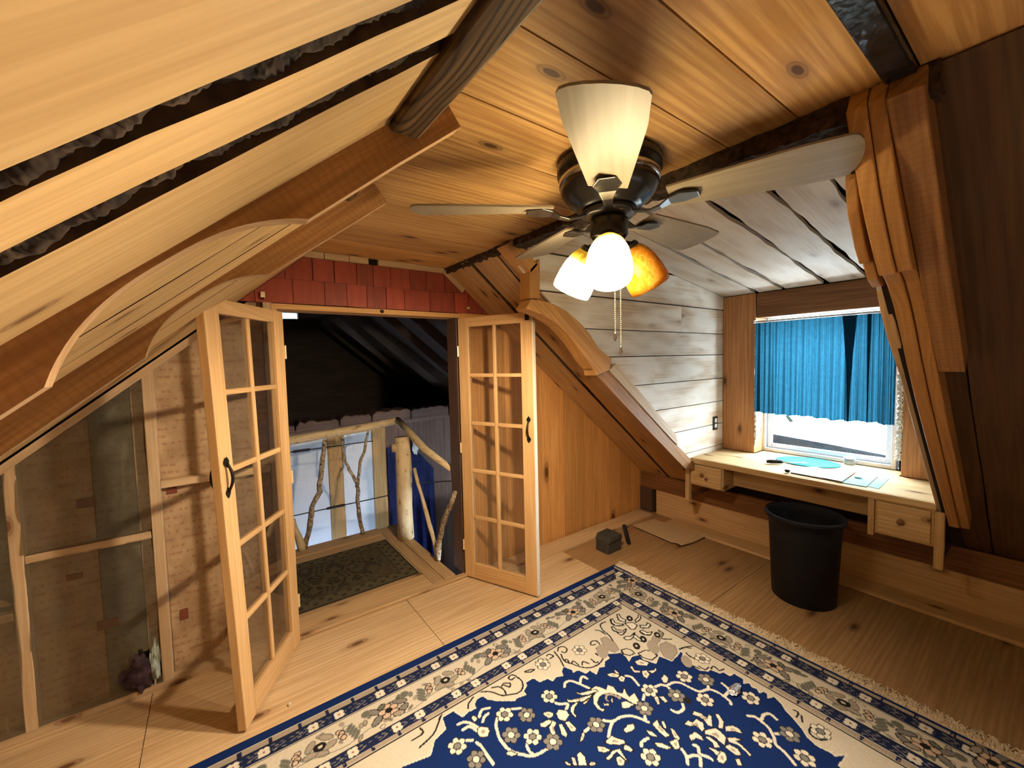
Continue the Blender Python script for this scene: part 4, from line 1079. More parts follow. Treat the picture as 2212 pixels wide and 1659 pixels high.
for k, (az, lit) in enumerate([(-140.7, True), (-20.0, False), (99.0, True)]):
    a = math.radians(az)
    d = Vector((math.cos(a), math.sin(a), 0))
    ax = (d*math.sin(math.radians(33)) + Vector((0, 0, -math.cos(math.radians(33))))).normalized()
    neck = Vector((FX, FY, 1.862)) + d*0.072 + Vector((0, 0, 0.0))
    tube('lamp_arm', [Vector((FX, FY, 1.868)), Vector((FX, FY, 1.868))+d*0.03, neck], [0.016, 0.015, 0.018], M_BLACK, fan, 10)
    zx = ax; xx = zx.orthogonal().normalized(); yy = zx.cross(xx)
    M = Matrix.Identity(4)
    for i in range(3): M[i][0], M[i][1], M[i][2], M[i][3] = xx[i], yy[i], zx[i], neck[i]
    lathe('socket_cup', [(0, -0.012), (0.026, -0.010), (0.032, 0.0), (0.033, 0.022), (0.029, 0.024), (0, 0.022)], M_BLACK, fan, M, 20)
    s = lathe('lamp_shade', SHP+SH_IN+[SHP[0]], M_SHADE_ON if lit else M_SHADE_OFF, fan, M, 28)
    bl = lathe('bulb', [(0, 0.02), (0.013, 0.022), (0.015, 0.045), (0.028, 0.075), (0.030, 0.095), (0.024, 0.115), (0.010, 0.126), (0, 0.128)], M_BULB if lit else M_OUTW, fan, M, 16)
    if lit:
        ld = bpy.data.lights.new('fan_bulb_light', 'SPOT'); ld.energy = LAMP_W*(0.85 if k == 0 else 1.0); ld.color = LAMP_COL; ld.shadow_soft_size = 0.035
        ld.spot_size = math.radians(142); ld.spot_blend = 0.7
        lo = bpy.data.objects.new('fan_bulb_light', ld); place(lo, Matrix.Translation(neck+ax*0.158) @ ax.to_track_quat('-Z', 'Y').to_matrix().to_4x4(), fan)
def beads(x, y, z0, z1, name, fob):
    vs, fs = [], []; n = int((z0-z1)/0.0062)
    for i in range(n+1):
        z = z0+(z1-z0)*i/n; b = len(vs); r = 0.0027
        vs += [(x, y, z+r)]+[(x+r*math.cos(k*math.pi/2), y+r*math.sin(k*math.pi/2), z) for k in range(4)]+[(x, y, z-r)]
        for k in range(4): fs += [(b, b+1+k, b+1+(k+1) % 4), (b+5, b+1+(k+1) % 4, b+1+k)]
    o = mesh(name, vs, fs, M_BRASS, fan, (0, 0, 1), smooth=True)
    lathe('chain_fob', [(0, 0), (0.004, -0.002), (0.003, -0.008), (0.006, -0.018), (0.0055, -0.026), (0, -0.030)], M_CHROME, o, Matrix.Translation((x, y, z1)), 10)
beads(FX+0.012, FY-0.012, 1.835, 1.585, 'pull_chain', 0); beads(FX+0.030, FY-0.020, 1.86, 1.54, 'pull_chain', 0)

# ---- rug
RUG_FIELD = [(.498,1.411),(.593,1.388),(.632,1.436),(.69,1.453),(.702,1.51),(.757,1.513),(.763,1.492),(.774,1.46),(.804,1.468),(.839,1.463),(.845,1.486),(.868,1.502),(.902,1.499),(.904,1.474),(.935,1.439),(.995,1.392),(1.009,1.398),(1.054,1.387),(1.057,1.409),(1.09,1.426),(1.093,1.443),(1.134,1.443),(1.144,1.436),(1.15,1.405),(1.192,1.398),(1.201,1.372),(1.231,1.381),(1.26,1.365),(1.272,1.39),(1.303,1.407),(1.322,1.364),(1.313,1.35),(1.344,1.347),(1.355,1.311),(1.385,1.312),(1.391,1.276),(1.435,1.297),(1.459,1.285),(1.485,1.308),(1.519,1.307),(1.539,1.349),(1.546,1.327),(1.579,1.305),(1.598,1.298),(1.593,1.29),(1.594,1.26),(1.581,1.234),(1.616,1.246),(1.643,1.236),(1.661,1.23),(1.645,1.198),(1.67,1.144),(1.713,1.16),(1.727,1.164),(1.745,1.106),(1.812,1.111),(1.84,1.119),(1.837,1.099),(1.806,1.087),(1.815,1.073),(1.792,1.055),(1.796,1.018),(1.796,.99),(1.819,.965),(1.839,.963),(1.851,.924),(1.871,.918),(1.873,.887),(1.904,.882),(1.9,.853),(1.902,.838),(1.876,.827),(1.902,.812),(1.883,.796),(1.891,.778),(1.874,.761),(1.899,.753),(1.899,.736),(1.874,.726),(1.905,.714),(1.897,.697),(1.885,.673),(1.865,.656),(1.848,.622),(1.822,.583),(1.794,.553),(1.782,.521),(1.786,.493),(1.8,.473),(1.79,.485),(1.787,.464),(1.829,.44),(1.754,.443)]
RUG_FLW = [(1.13,1.316),(.92,1.362),(.949,1.21),(.692,1.358),(1.506,1.065),(1.702,1.014),(1.652,.887),(1.646,.655),(1.69,.529),(1.245,.876),(1.816,.771)]
RUG_FLG = [(.992,1.303),(.886,1.268),(.998,1.145),(.723,1.268),(1.188,1.093),(1.408,1.021),(1.763,.943),(1.575,.976),(1.755,.601)]
RUG_VINE = [[(.884,1.364),(.864,1.344),(.851,1.315),(.84,1.281),(.84,1.24),(.849,1.207),(.871,1.177),(.897,1.151),(.93,1.14),(.975,1.136)],[(.917,1.203),(.905,1.19),(.901,1.167),(.905,1.146)],[(.957,1.366),(.992,1.344)],[(1.128,1.28),(1.135,1.261),(1.166,1.237),(1.143,1.221)],[(1.22,1.312),(1.241,1.328),(1.267,1.32),(1.284,1.288),(1.302,1.24)],[(1.294,1.286),(1.316,1.302),(1.333,1.302),(1.336,1.283)],[(1.226,1.088),(1.254,1.062),(1.295,1.055),(1.333,1.032),(1.353,1.0),(1.364,.971)],[(1.254,1.062),(1.221,1.048),(1.186,1.027)],[(1.492,1.184),(1.506,1.16),(1.493,1.112)],[(1.469,1.064),(1.441,1.051)],[(1.382,1.004),(1.367,.985)],[(.759,1.325),(.766,1.297),(.764,1.251),(.763,1.214)],[(.729,1.359),(.751,1.343)],[(1.152,1.101),(1.13,1.099)],[(.829,1.417),(.855,1.439),(.887,1.428)],[(.827,1.388),(.846,1.404),(.868,1.408)],[(.739,1.441),(.767,1.434),(.786,1.409),(.797,1.38)],[(.744,1.407),(.768,1.406),(.78,1.392),(.786,1.368)],[(1.543,1.061),(1.575,1.052),(1.589,1.034),(1.629,1.025),(1.654,1.002),(1.663,.961),(1.676,.924),(1.718,.907),(1.734,.876),(1.734,.846),(1.728,.817),(1.717,.808)],[(1.589,1.034),(1.585,1.01)],[(1.718,.907),(1.735,.918)],[(1.713,.737),(1.731,.718),(1.728,.69),(1.72,.662),(1.691,.632),(1.665,.616),(1.656,.58),(1.635,.542)],[(1.729,.694),(1.768,.7),(1.794,.687),(1.787,.659)],[(1.364,.822),(1.355,.8),(1.33,.778)],[(1.354,.792),(1.378,.782),(1.389,.765),(1.361,.746)],[(1.491,.946),(1.499,.924),(1.534,.918),(1.555,.934)],[(1.416,.804),(1.422,.79),(1.402,.772),(1.414,.745),(1.415,.733)],[(1.799,.886),(1.791,.855),(1.772,.846),(1.734,.846)],[(1.713,.634),(1.738,.619)],[(1.255,.924),(1.272,.933),(1.303,.928)]]
RUG_CREAM = [[(1.335,1.229),(1.348,1.21),(1.357,1.187),(1.384,1.2),(1.396,1.175),(1.386,1.147),(1.398,1.128),(1.433,1.147),(1.413,1.117),(1.407,1.098),(1.442,1.097),(1.424,1.059),(1.401,1.048),(1.389,1.066),(1.385,1.095),(1.374,1.133),(1.353,1.164),(1.323,1.178),(1.297,1.175),(1.271,1.161),(1.263,1.134),(1.277,1.12),(1.255,1.118),(1.248,1.14),(1.256,1.172),(1.283,1.197),(1.316,1.207),(1.299,1.232)],[(1.243,1.264),(1.247,1.246),(1.283,1.233),(1.321,1.216),(1.323,1.202),(1.275,1.215),(1.248,1.231),(1.238,1.253)],[(1.18,1.259),(1.191,1.243),(1.229,1.228),(1.264,1.215),(1.306,1.203),(1.271,1.201),(1.23,1.204),(1.197,1.223),(1.174,1.242)],[(1.164,1.216),(1.185,1.222),(1.222,1.216),(1.179,1.205),(1.157,1.189),(1.151,1.157),(1.143,1.179),(1.149,1.201)],[(1.221,1.2),(1.271,1.201),(1.287,1.206),(1.251,1.193),(1.22,1.189)],[(1.354,1.102),(1.377,1.093),(1.391,1.059),(1.36,1.061),(1.333,1.077)],[(1.296,1.158),(1.294,1.137),(1.309,1.131),(1.302,1.12),(1.284,1.134)],[(1.325,1.135),(1.323,1.115),(1.345,1.137),(1.364,1.134),(1.345,1.143)],[(1.048,1.268),(1.072,1.263),(1.088,1.242),(1.077,1.23),(1.055,1.232),(1.049,1.252)],[(1.008,1.237),(1.049,1.231),(1.064,1.209),(1.042,1.211),(1.016,1.209),(1.001,1.223)],[(1.028,1.202),(1.061,1.217),(1.067,1.197),(1.042,1.186),(1.027,1.154),(1.006,1.161)],[(1.067,1.187),(1.081,1.181),(1.065,1.13),(1.049,1.128),(1.046,1.149)],[(1.094,1.18),(1.111,1.172),(1.114,1.13),(1.098,1.124),(1.084,1.134)],[(1.094,1.232),(1.117,1.241),(1.14,1.218),(1.134,1.191),(1.1,1.181),(1.083,1.204)],[(.793,1.374),(.811,1.375),(.831,1.354),(.829,1.336),(.808,1.319),(.784,1.333),(.781,1.354)],[(.828,1.223),(.846,1.214),(.86,1.189),(.839,1.193),(.823,1.21)],[(1.117,1.104),(1.125,1.093),(1.098,1.077),(1.074,1.077)],[(.798,1.436),(.816,1.438),(.82,1.413),(.8,1.406)],[(1.12,1.028),(1.14,1.008),(1.15,.983),(1.121,.992),(1.108,1.011)],[(1.208,.969),(1.218,.952),(1.22,.931),(1.204,.933),(1.189,.958)],[(1.153,1.02),(1.175,1.022),(1.2,1.021),(1.207,1.001),(1.223,.98),(1.216,.967),(1.19,.979),(1.164,1.003)],[(1.106,.975),(1.155,.979),(1.181,.968),(1.163,.914),(1.162,.94),(1.16,.967),(1.113,.961)],[(1.139,.954),(1.159,.95),(1.159,.926),(1.141,.916),(1.123,.929)],[(.977,1.066),(.984,1.056),(.994,1.029),(.978,1.041)],[(1.011,1.06),(1.019,1.046),(1.006,1.019),(.994,1.029)],[(1.034,1.051),(1.055,1.052),(1.052,1.024),(1.034,.998),(1.009,1.017)],[(1.036,.996),(1.055,1.001),(1.07,.986),(1.056,.981)],[(1.256,1.011),(1.289,1.015),(1.311,1.003),(1.3,.986),(1.274,.987),(1.252,.995)],[(1.429,1.246),(1.459,1.233),(1.474,1.204),(1.456,1.199),(1.428,1.227)],[(1.483,1.252),(1.482,1.226),(1.478,1.202),(1.467,1.224)],[(1.452,1.196),(1.477,1.196),(1.482,1.178),(1.457,1.166),(1.442,1.178)],[(1.553,1.208),(1.567,1.204),(1.554,1.18),(1.572,1.159),(1.56,1.155),(1.538,1.172)],[(1.575,1.157),(1.598,1.145),(1.588,1.12),(1.555,1.111),(1.551,1.13)],[(1.597,1.14),(1.623,1.126),(1.648,1.127),(1.631,1.113),(1.602,1.116)],[(1.596,1.216),(1.632,1.209),(1.649,1.167),(1.624,1.159),(1.594,1.19)],[(1.608,1.074),(1.643,1.079),(1.635,1.053),(1.609,1.041),(1.591,1.049)],[(1.489,1.031),(1.511,1.026),(1.48,.993),(1.467,.997)],[(1.51,1.021),(1.527,1.007),(1.518,.98),(1.501,.982)],[(1.537,.884),(1.561,.886),(1.574,.86),(1.568,.834),(1.593,.84),(1.596,.828),(1.548,.799),(1.54,.816),(1.553,.841),(1.548,.864)],[(1.617,.827),(1.627,.814),(1.607,.783),(1.573,.77),(1.561,.785),(1.594,.798)],[(1.47,.879),(1.499,.877),(1.505,.862),(1.534,.86),(1.537,.832),(1.513,.812),(1.495,.816),(1.504,.843),(1.479,.858)],[(1.437,.838),(1.473,.833),(1.477,.807),(1.464,.789),(1.451,.813),(1.422,.818)],[(1.507,.812),(1.533,.802),(1.556,.789),(1.553,.767),(1.547,.744),(1.506,.73),(1.508,.751),(1.511,.776),(1.495,.802)],[(1.482,.799),(1.5,.784),(1.5,.757),(1.486,.737),(1.468,.751),(1.481,.767)],[(1.59,.772),(1.619,.755),(1.625,.731),(1.612,.712),(1.597,.738),(1.57,.758)],[(1.549,.742),(1.571,.725),(1.586,.7),(1.561,.714),(1.56,.688),(1.55,.653),(1.535,.653),(1.543,.671),(1.548,.702),(1.534,.731)],[(1.503,.732),(1.526,.724),(1.534,.695),(1.519,.673),(1.501,.687),(1.501,.708)],[(1.485,.682),(1.501,.674),(1.482,.653),(1.467,.665)],[(1.43,.725),(1.476,.732),(1.478,.713),(1.46,.698),(1.434,.698),(1.425,.712)],[(1.452,.772),(1.462,.751),(1.469,.728),(1.446,.729),(1.447,.75)],[(1.369,.958),(1.407,.956),(1.39,.937),(1.385,.906),(1.381,.881),(1.359,.889),(1.361,.925)],[(1.409,.942),(1.42,.933),(1.397,.906),(1.39,.917)],[(1.412,.904),(1.416,.887),(1.401,.852),(1.385,.85),(1.386,.872)],[(1.303,.905),(1.327,.886),(1.342,.848),(1.32,.856),(1.301,.884)],[(1.353,.87),(1.39,.86),(1.382,.844),(1.362,.828),(1.343,.838)],[(1.323,.959),(1.341,.935),(1.338,.905),(1.32,.928)]]
RUG_DARK = [[(1.335,1.508),(1.324,1.458),(1.305,1.408)],[(1.353,1.502),(1.373,1.517),(1.398,1.505),(1.398,1.481),(1.375,1.469),(1.366,1.484)],[(1.35,1.474),(1.331,1.43),(1.346,1.397),(1.365,1.354),(1.396,1.323),(1.437,1.312),(1.482,1.319),(1.519,1.341),(1.551,1.385),(1.564,1.431),(1.538,1.443),(1.519,1.426),(1.541,1.416)],[(1.331,1.43),(1.349,1.43),(1.339,1.403)],[(1.349,1.395),(1.364,1.404),(1.368,1.38),(1.367,1.367)],[(1.38,1.357),(1.399,1.37),(1.413,1.344)],[(1.444,1.356),(1.443,1.328),(1.457,1.324)],[(1.491,1.371),(1.494,1.346),(1.517,1.35)],[(1.521,1.393),(1.539,1.386),(1.557,1.396)],[(1.828,1.511),(1.795,1.469),(1.812,1.436)],[(1.763,1.504),(1.736,1.469),(1.754,1.436),(1.782,1.424)],[(1.716,1.457),(1.699,1.426),(1.722,1.399),(1.764,1.392)],[(1.704,1.413),(1.704,1.379),(1.743,1.382)],[(1.693,1.354),(1.712,1.33),(1.764,1.348)],[(1.928,1.432),(1.904,1.402),(1.851,1.397)],[(1.898,1.359),(1.892,1.327),(1.841,1.34)],[(1.853,1.295),(1.823,1.285),(1.801,1.311),(1.804,1.335)],[(1.764,1.274),(1.759,1.302),(1.766,1.339)],[(1.724,1.506),(1.685,1.509),(1.66,1.475),(1.649,1.413),(1.626,1.366)],[(1.625,1.493),(1.642,1.471),(1.642,1.436)],[(1.894,1.281),(1.891,1.248),(1.849,1.231),(1.885,1.195)],[(1.612,1.306),(1.595,1.281),(1.62,1.27),(1.624,1.289)],[(1.671,1.237),(1.678,1.202),(1.694,1.175),(1.72,1.169),(1.73,1.19)],[(1.851,1.126),(1.894,1.115),(1.931,1.094)],[(.822,1.544),(.873,1.54),(.913,1.517),(.94,1.494),(.966,1.45),(.996,1.432),(1.032,1.416),(1.062,1.423),(1.084,1.45),(1.086,1.481),(1.077,1.515),(1.051,1.515),(1.052,1.495),(1.074,1.497)],[(.996,1.493),(1.014,1.498),(1.036,1.481),(1.022,1.467),(1.009,1.49)],[(.956,1.512),(.984,1.496),(.992,1.466),(.984,1.442)],[(.813,1.483),(.829,1.504),(.861,1.52)],[(1.135,1.496),(1.161,1.49),(1.178,1.477),(1.156,1.476),(1.135,1.49)],[(1.284,1.51),(1.302,1.511),(1.311,1.489),(1.286,1.486)],[(1.817,1.077),(1.797,1.035),(1.804,.995)],[(1.853,1.094),(1.844,1.071),(1.849,1.037)],[(1.816,1.006),(1.818,.977),(1.846,.975)],[(1.845,.962),(1.871,.963),(1.867,.932),(1.893,.925)],[(1.848,1.129),(1.88,1.12),(1.902,1.095)],[(1.893,.634),(1.893,.618),(1.864,.615)],[(1.885,.604),(1.856,.591)],[(1.853,.563),(1.824,.557),(1.814,.537),(1.825,.515),(1.854,.501)],[(.766,1.53),(.71,1.526),(.646,1.466),(.572,1.443)],[(.561,1.49),(.61,1.494),(.612,1.535),(.677,1.529)]]
RUG_KFL = [(1.445,1.437),(1.236,1.484),(1.232,1.477),(1.878,1.022),(1.863,.532)]
RUG_KBLOB = [(1.855,1.441),(1.698,1.277),(1.855,1.26),(1.768,1.287)]
RUG_PETAL = [[(1.825,1.509),(1.84,1.506),(1.822,1.476),(1.826,1.444),(1.806,1.437),(1.795,1.469)],[(1.768,1.505),(1.776,1.499),(1.759,1.469),(1.773,1.44),(1.787,1.433),(1.771,1.427),(1.742,1.45),(1.743,1.477)],[(1.716,1.457),(1.726,1.454),(1.718,1.424),(1.741,1.397),(1.767,1.395),(1.746,1.384),(1.712,1.402),(1.701,1.433)],[(1.696,1.356),(1.717,1.356),(1.734,1.342),(1.777,1.347),(1.746,1.329),(1.71,1.328),(1.692,1.342)],[(1.93,1.436),(1.931,1.425),(1.901,1.4),(1.857,1.396),(1.865,1.414),(1.899,1.416)],[(1.902,1.351),(1.901,1.334),(1.866,1.325),(1.836,1.353),(1.851,1.369),(1.873,1.347)],[(1.857,1.293),(1.83,1.284),(1.805,1.303),(1.807,1.337),(1.826,1.335),(1.83,1.305)],[(1.766,1.339),(1.759,1.302),(1.767,1.271),(1.751,1.275),(1.738,1.302),(1.742,1.332)],[(1.797,1.43),(1.794,1.405),(1.782,1.378),(1.8,1.364),(1.84,1.378),(1.84,1.406),(1.821,1.42)],[(1.612,1.306),(1.642,1.297),(1.653,1.274),(1.646,1.249),(1.615,1.255),(1.599,1.279)],[(1.659,1.238),(1.706,1.232),(1.727,1.208),(1.72,1.169),(1.673,1.17),(1.655,1.205)],[(1.596,1.43),(1.63,1.42),(1.63,1.363),(1.607,1.317),(1.572,1.315),(1.562,1.345),(1.572,1.392)],[(1.803,1.21),(1.847,1.2),(1.853,1.155),(1.819,1.121),(1.75,1.109),(1.741,1.145),(1.764,1.179)],[(1.802,1.26),(1.85,1.272),(1.891,1.274),(1.882,1.247),(1.825,1.225),(1.781,1.22)]]

RX0, RX1, RY0, RY1 = -0.62, 2.27, -0.10, 1.90
def paint_rug(X, Y):
    H, Wd = X.shape
    x0, y0 = X[0, 0], Y[0, 0]; dx = X[0, 1]-x0; dy = Y[1, 0]-y0
    NAVY = (0.004, 0.020, 0.115); NAVY2 = (0.010, 0.018, 0.065); CREAM = (0.56, 0.525, 0.45); CREAM2 = (0.66, 0.635, 0.56)
    BLK = (0.014, 0.013, 0.016); GREY = (0.20, 0.195, 0.19); TAUPE = (0.33, 0.29, 0.245); GRN = (0.13, 0.14, 0.115); PINK = (0.55, 0.42, 0.33)
    C = np.zeros((H, Wd, 3)); C[:] = CREAM
    def win(xa, xb, ya, yb):
        i0, i1 = max(0, int((xa-x0)/dx)), min(Wd, int((xb-x0)/dx)+2); j0, j1 = max(0, int((ya-y0)/dy)), min(H, int((yb-y0)/dy)+2)
        return (slice(j0, max(j0, j1)), slice(i0, max(i0, i1)))
    def poly(pts, col, grow=0.0):
        px = np.array(pts)
        s = win(px[:, 0].min(), px[:, 0].max(), px[:, 1].min(), px[:, 1].max())
        x, y = X[s], Y[s]
        if x.size == 0: return
        ins = np.zeros(x.shape, bool); n = len(px)
        for i in range(n):
            a, b = px[i], px[(i+1) % n]
            if a[1] == b[1]: continue
            c = ((a[1] > y) != (b[1] > y)) & (x < (b[0]-a[0])*(y-a[1])/(b[1]-a[1])+a[0])
            ins ^= c
        C[s][ins] = col
    def stroke(pts, w, col):
        px = np.array(pts); s = win(px[:, 0].min()-w, px[:, 0].max()+w, px[:, 1].min()-w, px[:, 1].max()+w)
        x, y = X[s], Y[s]
        if x.size == 0: return
        m = np.zeros(x.shape, bool)
        for a, b in zip(px, px[1:]):
            d = b-a; l = d@d+1e-12
            t = np.clip(((x-a[0])*d[0]+(y-a[1])*d[1])/l, 0, 1)
            m |= (x-a[0]-t*d[0])**2+(y-a[1]-t*d[1])**2 < w*w/4
        C[s][m] = col
    def ell(cx, cy, a, b, ang, col):
        r = max(a, b); s = win(cx-r, cx+r, cy-r, cy+r); x, y = X[s]-cx, Y[s]-cy
        if x.size == 0: return
        c, q = math.cos(ang), math.sin(ang)
        C[s][((x*c+y*q)/a)**2+((-x*q+y*c)/b)**2 < 1] = col
    def smooth(pts, k=5):
        p = [np.array(q) for q in pts]; out = []
        for i in range(len(p)-1):
            a, b, c, d = p[max(i-1, 0)], p[i], p[i+1], p[min(i+2, len(p)-1)]
            for j in range(k):
                t = j/k; out.append(0.5*((2*b)+(-a+c)*t+(2*a-5*b+4*c-d)*t*t+(-a+3*b-3*c+d)*t**3))
        out.append(p[-1]); return out
    def flower(cx, cy, r, pet, mid, n=6, ol=BLK, rot=0.3):
        for i in range(n):
            t = rot+2*math.pi*i/n; ell(cx+r*.66*math.cos(t), cy+r*.66*math.sin(t), r*.40, r*.40, 0, ol)
        for i in range(n):
            t = rot+2*math.pi*i/n; ell(cx+r*.66*math.cos(t), cy+r*.66*math.sin(t), r*.31, r*.31, 0, pet)
        ell(cx, cy, r*.44, r*.44, 0, ol); ell(cx, cy, r*.34, r*.34, 0, mid)
    # --- blue field
    poly(RUG_FIELD+[(1.70, 0.40), (1.62, 0.34), (0.30, 0.34), (0.10, 0.5), (0.02, 0.9), (0.1, 1.25), (0.3, 1.36)], NAVY)
    stroke(RUG_FIELD, 0.005, CREAM2)
    for p in RUG_VINE: stroke(smooth(p), 0.012, CREAM2)
    for p in RUG_CREAM:
        poly(p, CREAM2); stroke(p+[p[0]], 0.004, BLK)
    for p in RUG_CREAM[::2]:
        c = np.mean(np.array(p), 0); q = np.array(p); k = c+(q-c)*0.35
        poly([tuple(t) for t in k], TAUPE)
    for x, y in RUG_FLW: flower(x, y, 0.037, CREAM2, GREY)
    for x, y in RUG_FLG: flower(x, y, 0.037, GREY, CREAM2)
    ell(RUG_CREAM[36][0][0]+.10, RUG_CREAM[36][0][1]-.10, .018, .018, 0, BLK) if len(RUG_CREAM) > 36 else None
    # --- unseen remainder of the field: scattered rosettes
    r = random.Random(5)
    for _ in range(26):
        x, y = r.uniform(0.1, 1.6), r.uniform(0.38, 0.85)
        if y < 0.8-0.25*(x-0.2): flower(x, y, 0.04, CREAM2 if r.random() < .5 else GREY, GREY)
    # --- scrolls on the cream spandrels
    for p in RUG_DARK: stroke(smooth(p), 0.0075, BLK)
    for x, y in RUG_KFL: flower(x, y, 0.036, CREAM2, GREY)
    for x, y in RUG_KBLOB: ell(x, y, 0.026, 0.018, 0.8, BLK); ell(x, y, 0.010, 0.008, 0.8, CREAM)
    def pal(cx, cy, s, ang, col=CREAM):
        for i in range(9):
            t = ang+(-1.7+3.4*i/8); l = s*(1.0-0.22*abs(i-4)/4)
            ex, ey = cx+l*.62*math.cos(t), cy+l*.62*math.sin(t)
            ell(ex, ey, l*.38, l*.13, t, BLK); ell(ex, ey, l*.34, l*.095, t, col)
        ell(cx, cy, s*.20, s*.16, ang, BLK); ell(cx, cy, s*.12, s*.10, ang, TAUPE)
    for k, p in enumerate(RUG_PETAL):
        poly(p, CREAM2 if k < 9 else TAUPE if k > 10 else CREAM); stroke(p+[p[0]], 0.0065 if k < 11 else 0.0045, BLK if k < 11 else GREY)
    for x, y in RUG_KBLOB: ell(x, y, 0.022, 0.016, 0.8, BLK); ell(x, y, 0.008, 0.006, 0.8, CREAM)
    for x, y, s in [(1.76, 1.22, .05), (1.53, 1.36, .05), (1.80, 1.06, .04)]: ell(x, y, s, s*.6, .8, TAUPE)
    # --- borders
    dx_, dyt, dyb, dxl = RX1-X, RY1-Y, Y-RY0, X-RX0
    D = np.minimum(np.minimum(dyt, dx_), np.minimum(dyb, dxl))
    long_ = (np.minimum(dyt, dyb) < np.minimum(dx_, dxl))          # part of the long sides
    def band(a0, a1, b0, b1, col):
        m = (long_ & (D >= a0) & (D < a1)) | (~long_ & (D >= b0) & (D < b1)); C[m] = col; return m
    al = np.where(long_, X, Y)
    band(0.0, 0.374, 0.0, 0.345, CREAM)
    def guard(a0, a1, b0, b1):
        m = band(a0, a1, b0, b1, TAUPE)
        C[m & ((al*1/0.105) % 1 < 0.13)] = NAVY2
        C[m & (np.sin(al*310)*np.sin(D*900) > 0.72)] = PINK
    band(0.0, 0.045, 0.0, 0.014, NAVY); guard(0.047, 0.073, 0.014, 0.036)
    def fband(a0, a1, b0, b1, line=True):
        band(a0-0.004, a1+0.008, b0-0.004, b1+0.008, BLK); band(a0-0.001, a1+0.005, b0-0.001, b1+0.005, CREAM); band(a0, a1, b0, b1, NAVY2)
        w = (long_ & (D >= a0+.008) & (D < a1-.008)) | (~long_ & (D >= b0+.008) & (D < b1-.008))
        q = np.sin(al*150+2.6*np.sin(D*230))*np.sin(D*210+al*70)
        C[w & (q > 0.45)] = GREY
    fband(0.078, 0.133, 0.038, 0.096); fband(0.296, 0.340, 0.240, 0.302)
    guard(0.343, 0.362, 0.306, 0.332); band(0.364, 0.370, 0.335, 0.340, BLK)
    def rosette(cx, cy):
        ell(cx, cy, .0235, .0235, 0, NAVY2)
        for i in range(4):
            t = math.pi/4+i*math.pi/2; ell(cx+.012*math.cos(t), cy+.012*math.sin(t), .0115, .0115, 0, CREAM2)
        ell(cx, cy, .0045, .0045, 0, (0.25, 0.10, 0.06))
    for k in range(-4, 9):
        for o in (0.26, 0.36):
            x = o+k*0.2755
            if RX0+.07 < x < RX1-.07: rosette(x, 1.795); rosette(x, RY0+.105)
            if RX0+.28 < x < RX1-.26: rosette(x, 1.583); rosette(x, RY0+.317)
    for k in range(-3, 6):
        for o in (0.774, 0.890):
            y = o+k*0.302
            if RY0+.07 < y < RY1-.09: rosette(2.203, y); rosette(RX0+.067, y)
            if RY0+.3 < y < RY1-.3: rosette(1.999, y); rosette(RX0+.271, y)
    # main cream border: two alternating palmettes, clusters and leaves
    def place_b(t, d, side):   # along, distance from edge -> xy
        return {'t': (t, RY1-d), 'b': (t, RY0+d), 'r': (RX1-d, t), 'l': (RX0+d, t)}[side]
    def leafb(t, d, a, b, ang, side, col, ol=BLK):
        x, y = place_b(t, d, side)
        if side in 'rl': ang = math.pi/2-ang
        ell(x, y, a+.004, b+.004, ang, ol); ell(x, y, a, b, ang, col)
    def motif1(t, dm, side):
        for u, v, a in [(-.055, .022, .6), (.055, -.018, -.5), (-.052, -.026, -.7), (.052, .028, .5)]: leafb(t+u, dm+v, .030, .013, a, side, GREY)
        for u, v in [(0, -.022), (.024, -.006), (.018, .020), (-.016, .022), (-.025, -.004)]: leafb(t+u, dm+v, .016, .013, 0, side, PINK)
        leafb(t, dm, .012, .010, 0, side, BLK); leafb(t-.02, dm-.035, .016, .010, .5, side, GRN); leafb(t+.03, dm+.04, .022, .012, -.3, side, TAUPE)
        for u in (-.085, .085): leafb(t+u, dm-.04, .016, .015, .4, side, GRN, GREY)
    def motif2(t, dm, side):
        for u, v, a in [(-.03, -.02, .9), (.035, .015, .3), (0, .035, -.5), (.03, -.03, -.6), (-.035, .02, .1)]: leafb(t+u, dm+v, .026, .012, a, side, TAUPE, GRN)
        leafb(t, dm, .020, .016, 0, side, BLK); leafb(t+.002, dm, .009, .007, 0, side, CREAM)
        for s_ in (-1, 1):
            for u, v in [(0, 0), (.016, .008), (.006, .018), (.02, .026)]: leafb(t+s_*(.075+u*.6), dm-.02+v*1.3, .0095, .0095, 0, side, PINK)
        for s_ in (-1, 1):
            for q in range(4): leafb(t+s_*(.115+.006*q), dm+.01+(q-1.5)*.016, .020, .006, .9*s_, side, GRN, GREY)
    rr = random.Random(9)
    for side, t0, t1, d0, d1 in (('t', RX0+.18, RX1-.1, .155, .285), ('b', RX0+.18, RX1-.18, .155, .285), ('r', RY0+.15, RY1-.1, .115, .228), ('l', RY0+.15, RY1-.15, .115, .228)):
        for k in range(int((t1-t0)/.022)):
            leafb(t0+.022*k+rr.uniform(-.008, .008), rr.uniform(d0, d1), rr.uniform(.008, .016), rr.uniform(.004, .007), rr.uniform(0, 3.1), side, rr.choice([GREY, TAUPE, GRN, CREAM]), rr.choice([GREY, GRN, TAUPE]))
    for k in range(-3, 5):
        t = 0.537+k*0.5535
        if RX0+.2 < t < RX1-.02: motif1(t, .215, 't'); motif1(t, .215, 'b')
        t = 0.262+k*0.545
        if RX0+.2 < t < RX1-.2: motif2(t, .215, 't'); motif2(t, .215, 'b')
